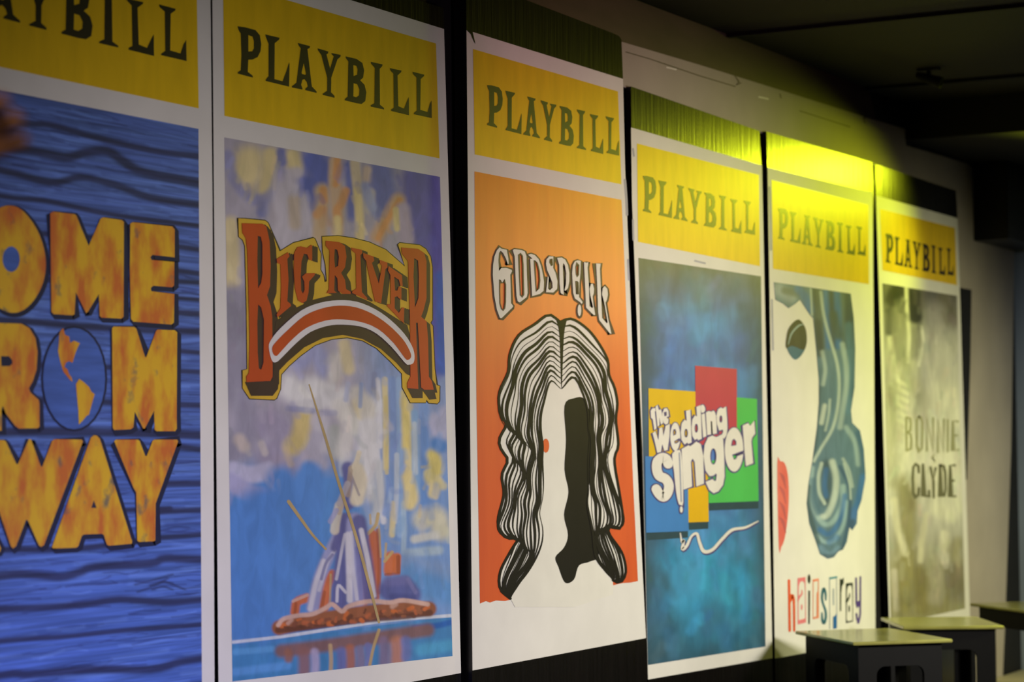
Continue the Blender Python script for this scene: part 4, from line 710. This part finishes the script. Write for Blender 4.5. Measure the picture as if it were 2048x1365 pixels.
# ------------------------------------------------------------------ small ceiling fixture
c = level(1858, 158, 3.17); b = MB(); e = empty('ceiling_spotlight', (float(c[0]), float(c[1]), 3.215))
b.box(M('seam_black'), (c[0] - 0.05, c[1] - 0.02, 3.208), (c[0] + 0.05, c[1] + 0.02, 3.2149)); b.build('mount_plate', e, bevel=0.003)
b = MB(); th = np.linspace(0, 2 * math.pi, 20, endpoint=False); ax = Vector((0.92, 0.1, -0.35)).normalized(); sd = ax.orthogonal().normalized(); sw = ax.cross(sd)
o_ = Vector((c[0], c[1], 3.17)); prof = ((-0.06, 0.0), (-0.06, 0.014), (-0.03, 0.02), (0.03, 0.022), (0.06, 0.026), (0.06, 0.02), (0.02, 0.017), (0.02, 0.0))
V = [o_ + ax * a + (sd * math.cos(t) + sw * math.sin(t)) * r for a, r in prof for t in th]
b.add(V, [(i * 20 + j, i * 20 + (j + 1) % 20, (i + 1) * 20 + (j + 1) % 20, (i + 1) * 20 + j) for i in range(len(prof) - 1) for j in range(20)], M('seam_black')); b.build('lamp_can', e)
b = MB(); b.box(M('seam_black'), (c[0] - 0.008, c[1] - 0.008, 3.175), (c[0] + 0.008, c[1] + 0.008, 3.206)); b.build('stem', e)
tag(e, 'small black spotlight can fixed under the dark ceiling', 'spotlight')

# ------------------------------------------------------------------ person at the left, only a fingertip of the raised hand enters the view
SK = paint('skin', (158, 112, 84), 0.5, 0.12, 20); CL = paint('shirt', (52, 50, 58), 0.8, 0.15, 20); TR = paint('trousers', (36, 38, 48), 0.85, 0.15, 20); HR = paint('hair', (38, 28, 22), 0.6, 0.3, 30)
def skin_mesh(name, pts, edges, rad, mat, parent, lev=2, root=0):
    base = root_loc(parent) if parent is not None else Vector(pts[root])
    if parent is None: base.z = 0
    me = bpy.data.meshes.new(name); me.from_pydata([tuple(Vector(p) - base) for p in pts], edges, []); me.update()
    o = bpy.data.objects.new(name, me); col.objects.link(o); me.materials.append(mat)
    md = o.modifiers.new('skin', 'SKIN'); md.use_smooth_shade = True
    for i, r in enumerate(rad):
        sv = me.skin_vertices[0].data[i]; sv.radius = (r, r) if np.isscalar(r) else r; sv.use_root = (i == root)
    sb = o.modifiers.new('sub', 'SUBSURF'); sb.levels = lev; sb.render_levels = lev
    if parent is not None: o.parent = parent
    else: o.location = base
    return o
rt_ = Vector((0.877, 0.481, 0)); fw_ = Vector((-0.481, 0.877, 0)); ctr = Vector((3.65, 0, 0)) + rt_ * -1.22 + fw_ * 2.34
def W(a, f_, z): return ctr + rt_ * a + fw_ * f_ + Vector((0, 0, z))
tip = Vector(CAM + ray(40, 234) * (2.24 / F))
wr = W(0.55, -0.06, 1.82); kn = wr.lerp(tip, 0.52)
body = [W(0, 0, 0.93), W(0, 0, 1.12), W(0, 0, 1.30), W(0, 0, 1.42), W(0, 0.01, 1.49), W(0, 0.03, 1.57), W(0, 0.03, 1.66),
  W(0.17, 0, 1.40), W(0.40, -0.03, 1.50), wr, W(-0.17, 0, 1.40), W(-0.23, 0, 1.14), W(-0.24, 0.06, 0.90), W(-0.24, 0.08, 0.82),
  W(0.10, 0, 0.86), W(0.11, 0.02, 0.48), W(0.12, 0, 0.09), W(0.13, 0.17, 0.04), W(-0.10, 0, 0.86), W(-0.11, 0.02, 0.48), W(-0.12, 0, 0.09), W(-0.13, 0.17, 0.04), kn]
ed = [(0,1),(1,2),(2,3),(3,4),(4,5),(5,6),(3,7),(7,8),(8,9),(9,22),(3,10),(10,11),(11,12),(12,13),(0,14),(14,15),(15,16),(16,17),(0,18),(18,19),(19,20),(20,21)]
rd = [0.14, 0.13, 0.15, 0.11, 0.055, 0.085, 0.075, 0.06, 0.045, 0.03, 0.06, 0.045, 0.032, 0.035, 0.085, 0.06, 0.045, 0.035, 0.085, 0.06, 0.045, 0.035, (0.042, 0.02)]
person = skin_mesh('person', body, ed, rd, SK, None)
tag(person, 'blurred raised fingers of a person just entering at the left edge of the picture', 'person')
dr = (tip - wr).normalized(); sdv = dr.cross(Vector((-0.48, 0.877, 0))).normalized(); pv = dr.cross(sdv).normalized()
palm = kn
for k, (so, ln, bend) in enumerate(((-0.022, 0.96, 0.0), (-0.004, 1.03, 0.003), (0.014, 0.99, 0.006), (0.031, 0.84, 0.010))):
    a = palm + sdv * so * 0.7 - dr * 0.03; l_ = (tip - palm).length * ln
    f0 = palm + sdv * so * 1.0 + dr * 0.01; f1 = f0 + dr * l_ * 0.45 + pv * bend; f2 = f1 + dr * l_ * 0.3 + pv * bend * 2; f3 = f2 + dr * l_ * 0.2 + pv * bend * 2
    skin_mesh('finger', [a, f0, f1, f2, f3], [(0,1),(1,2),(2,3),(3,4)], [0.0125, 0.0115, 0.0108, 0.0102, 0.0085], SK, person)
skin_mesh('thumb', [wr + dr * 0.03 + sdv * -0.01, wr + dr * 0.05 + sdv * -0.045, wr + dr * 0.085 + sdv * -0.062, wr + dr * 0.11 + sdv * -0.066], [(0,1),(1,2),(2,3)], [0.014, 0.012, 0.0105, 0.008], SK, person)
skin_mesh('shirt', [W(0, 0, 0.86), W(0, 0, 1.12), W(0, 0, 1.30), W(0, 0, 1.42), W(0.17, 0, 1.40), W(0.30, -0.02, 1.46), W(-0.17, 0, 1.40), W(-0.21, 0, 1.24)], [(0,1),(1,2),(2,3),(3,4),(4,5),(3,6),(6,7)], [0.17, 0.155, 0.17, 0.12, 0.075, 0.066, 0.075, 0.066], CL, person)
skin_mesh('trousers', [W(0, 0, 0.88), W(0.10, 0, 0.78), W(0.11, 0.02, 0.48), W(0.12, 0, 0.12), W(-0.10, 0, 0.78), W(-0.11, 0.02, 0.48), W(-0.12, 0, 0.12), W(0, 0, 0.98)], [(7,0),(0,1),(1,2),(2,3),(0,4),(4,5),(5,6)], [0.165, 0.1, 0.078, 0.064, 0.1, 0.078, 0.064, 0.165], TR, person)
skin_mesh('hair', [W(0, -0.035, 1.56), W(0, -0.02, 1.65), W(0, 0.02, 1.70)], [(0,1),(1,2)], [0.085, 0.1, 0.085], HR, person)

for nm, pts, ed_, rd_, mt in (('nose', [W(0, 0.10, 1.63), W(0, 0.122, 1.60)], [(0, 1)], [0.010, 0.015], SK), ('ear', [W(0.082, 0.02, 1.63), W(0.086, 0.015, 1.59)], [(0, 1)], [(0.008, 0.018), (0.007, 0.012)], SK), ('ear', [W(-0.082, 0.02, 1.63), W(-0.086, 0.015, 1.59)], [(0, 1)], [(0.008, 0.018), (0.007, 0.012)], SK),
        ('eye', [W(0.032, 0.100, 1.632), W(0.040, 0.099, 1.632)], [(0, 1)], [0.009, 0.009], HR), ('eye', [W(-0.032, 0.100, 1.632), W(-0.040, 0.099, 1.632)], [(0, 1)], [0.009, 0.009], HR), ('mouth', [W(0.022, 0.105, 1.555), W(-0.022, 0.105, 1.555)], [(0, 1)], [0.007, 0.007], paint('lips', (140, 78, 70), 0.5, 0.1))):
    skin_mesh(nm, pts, ed_, rd_, mt, person)
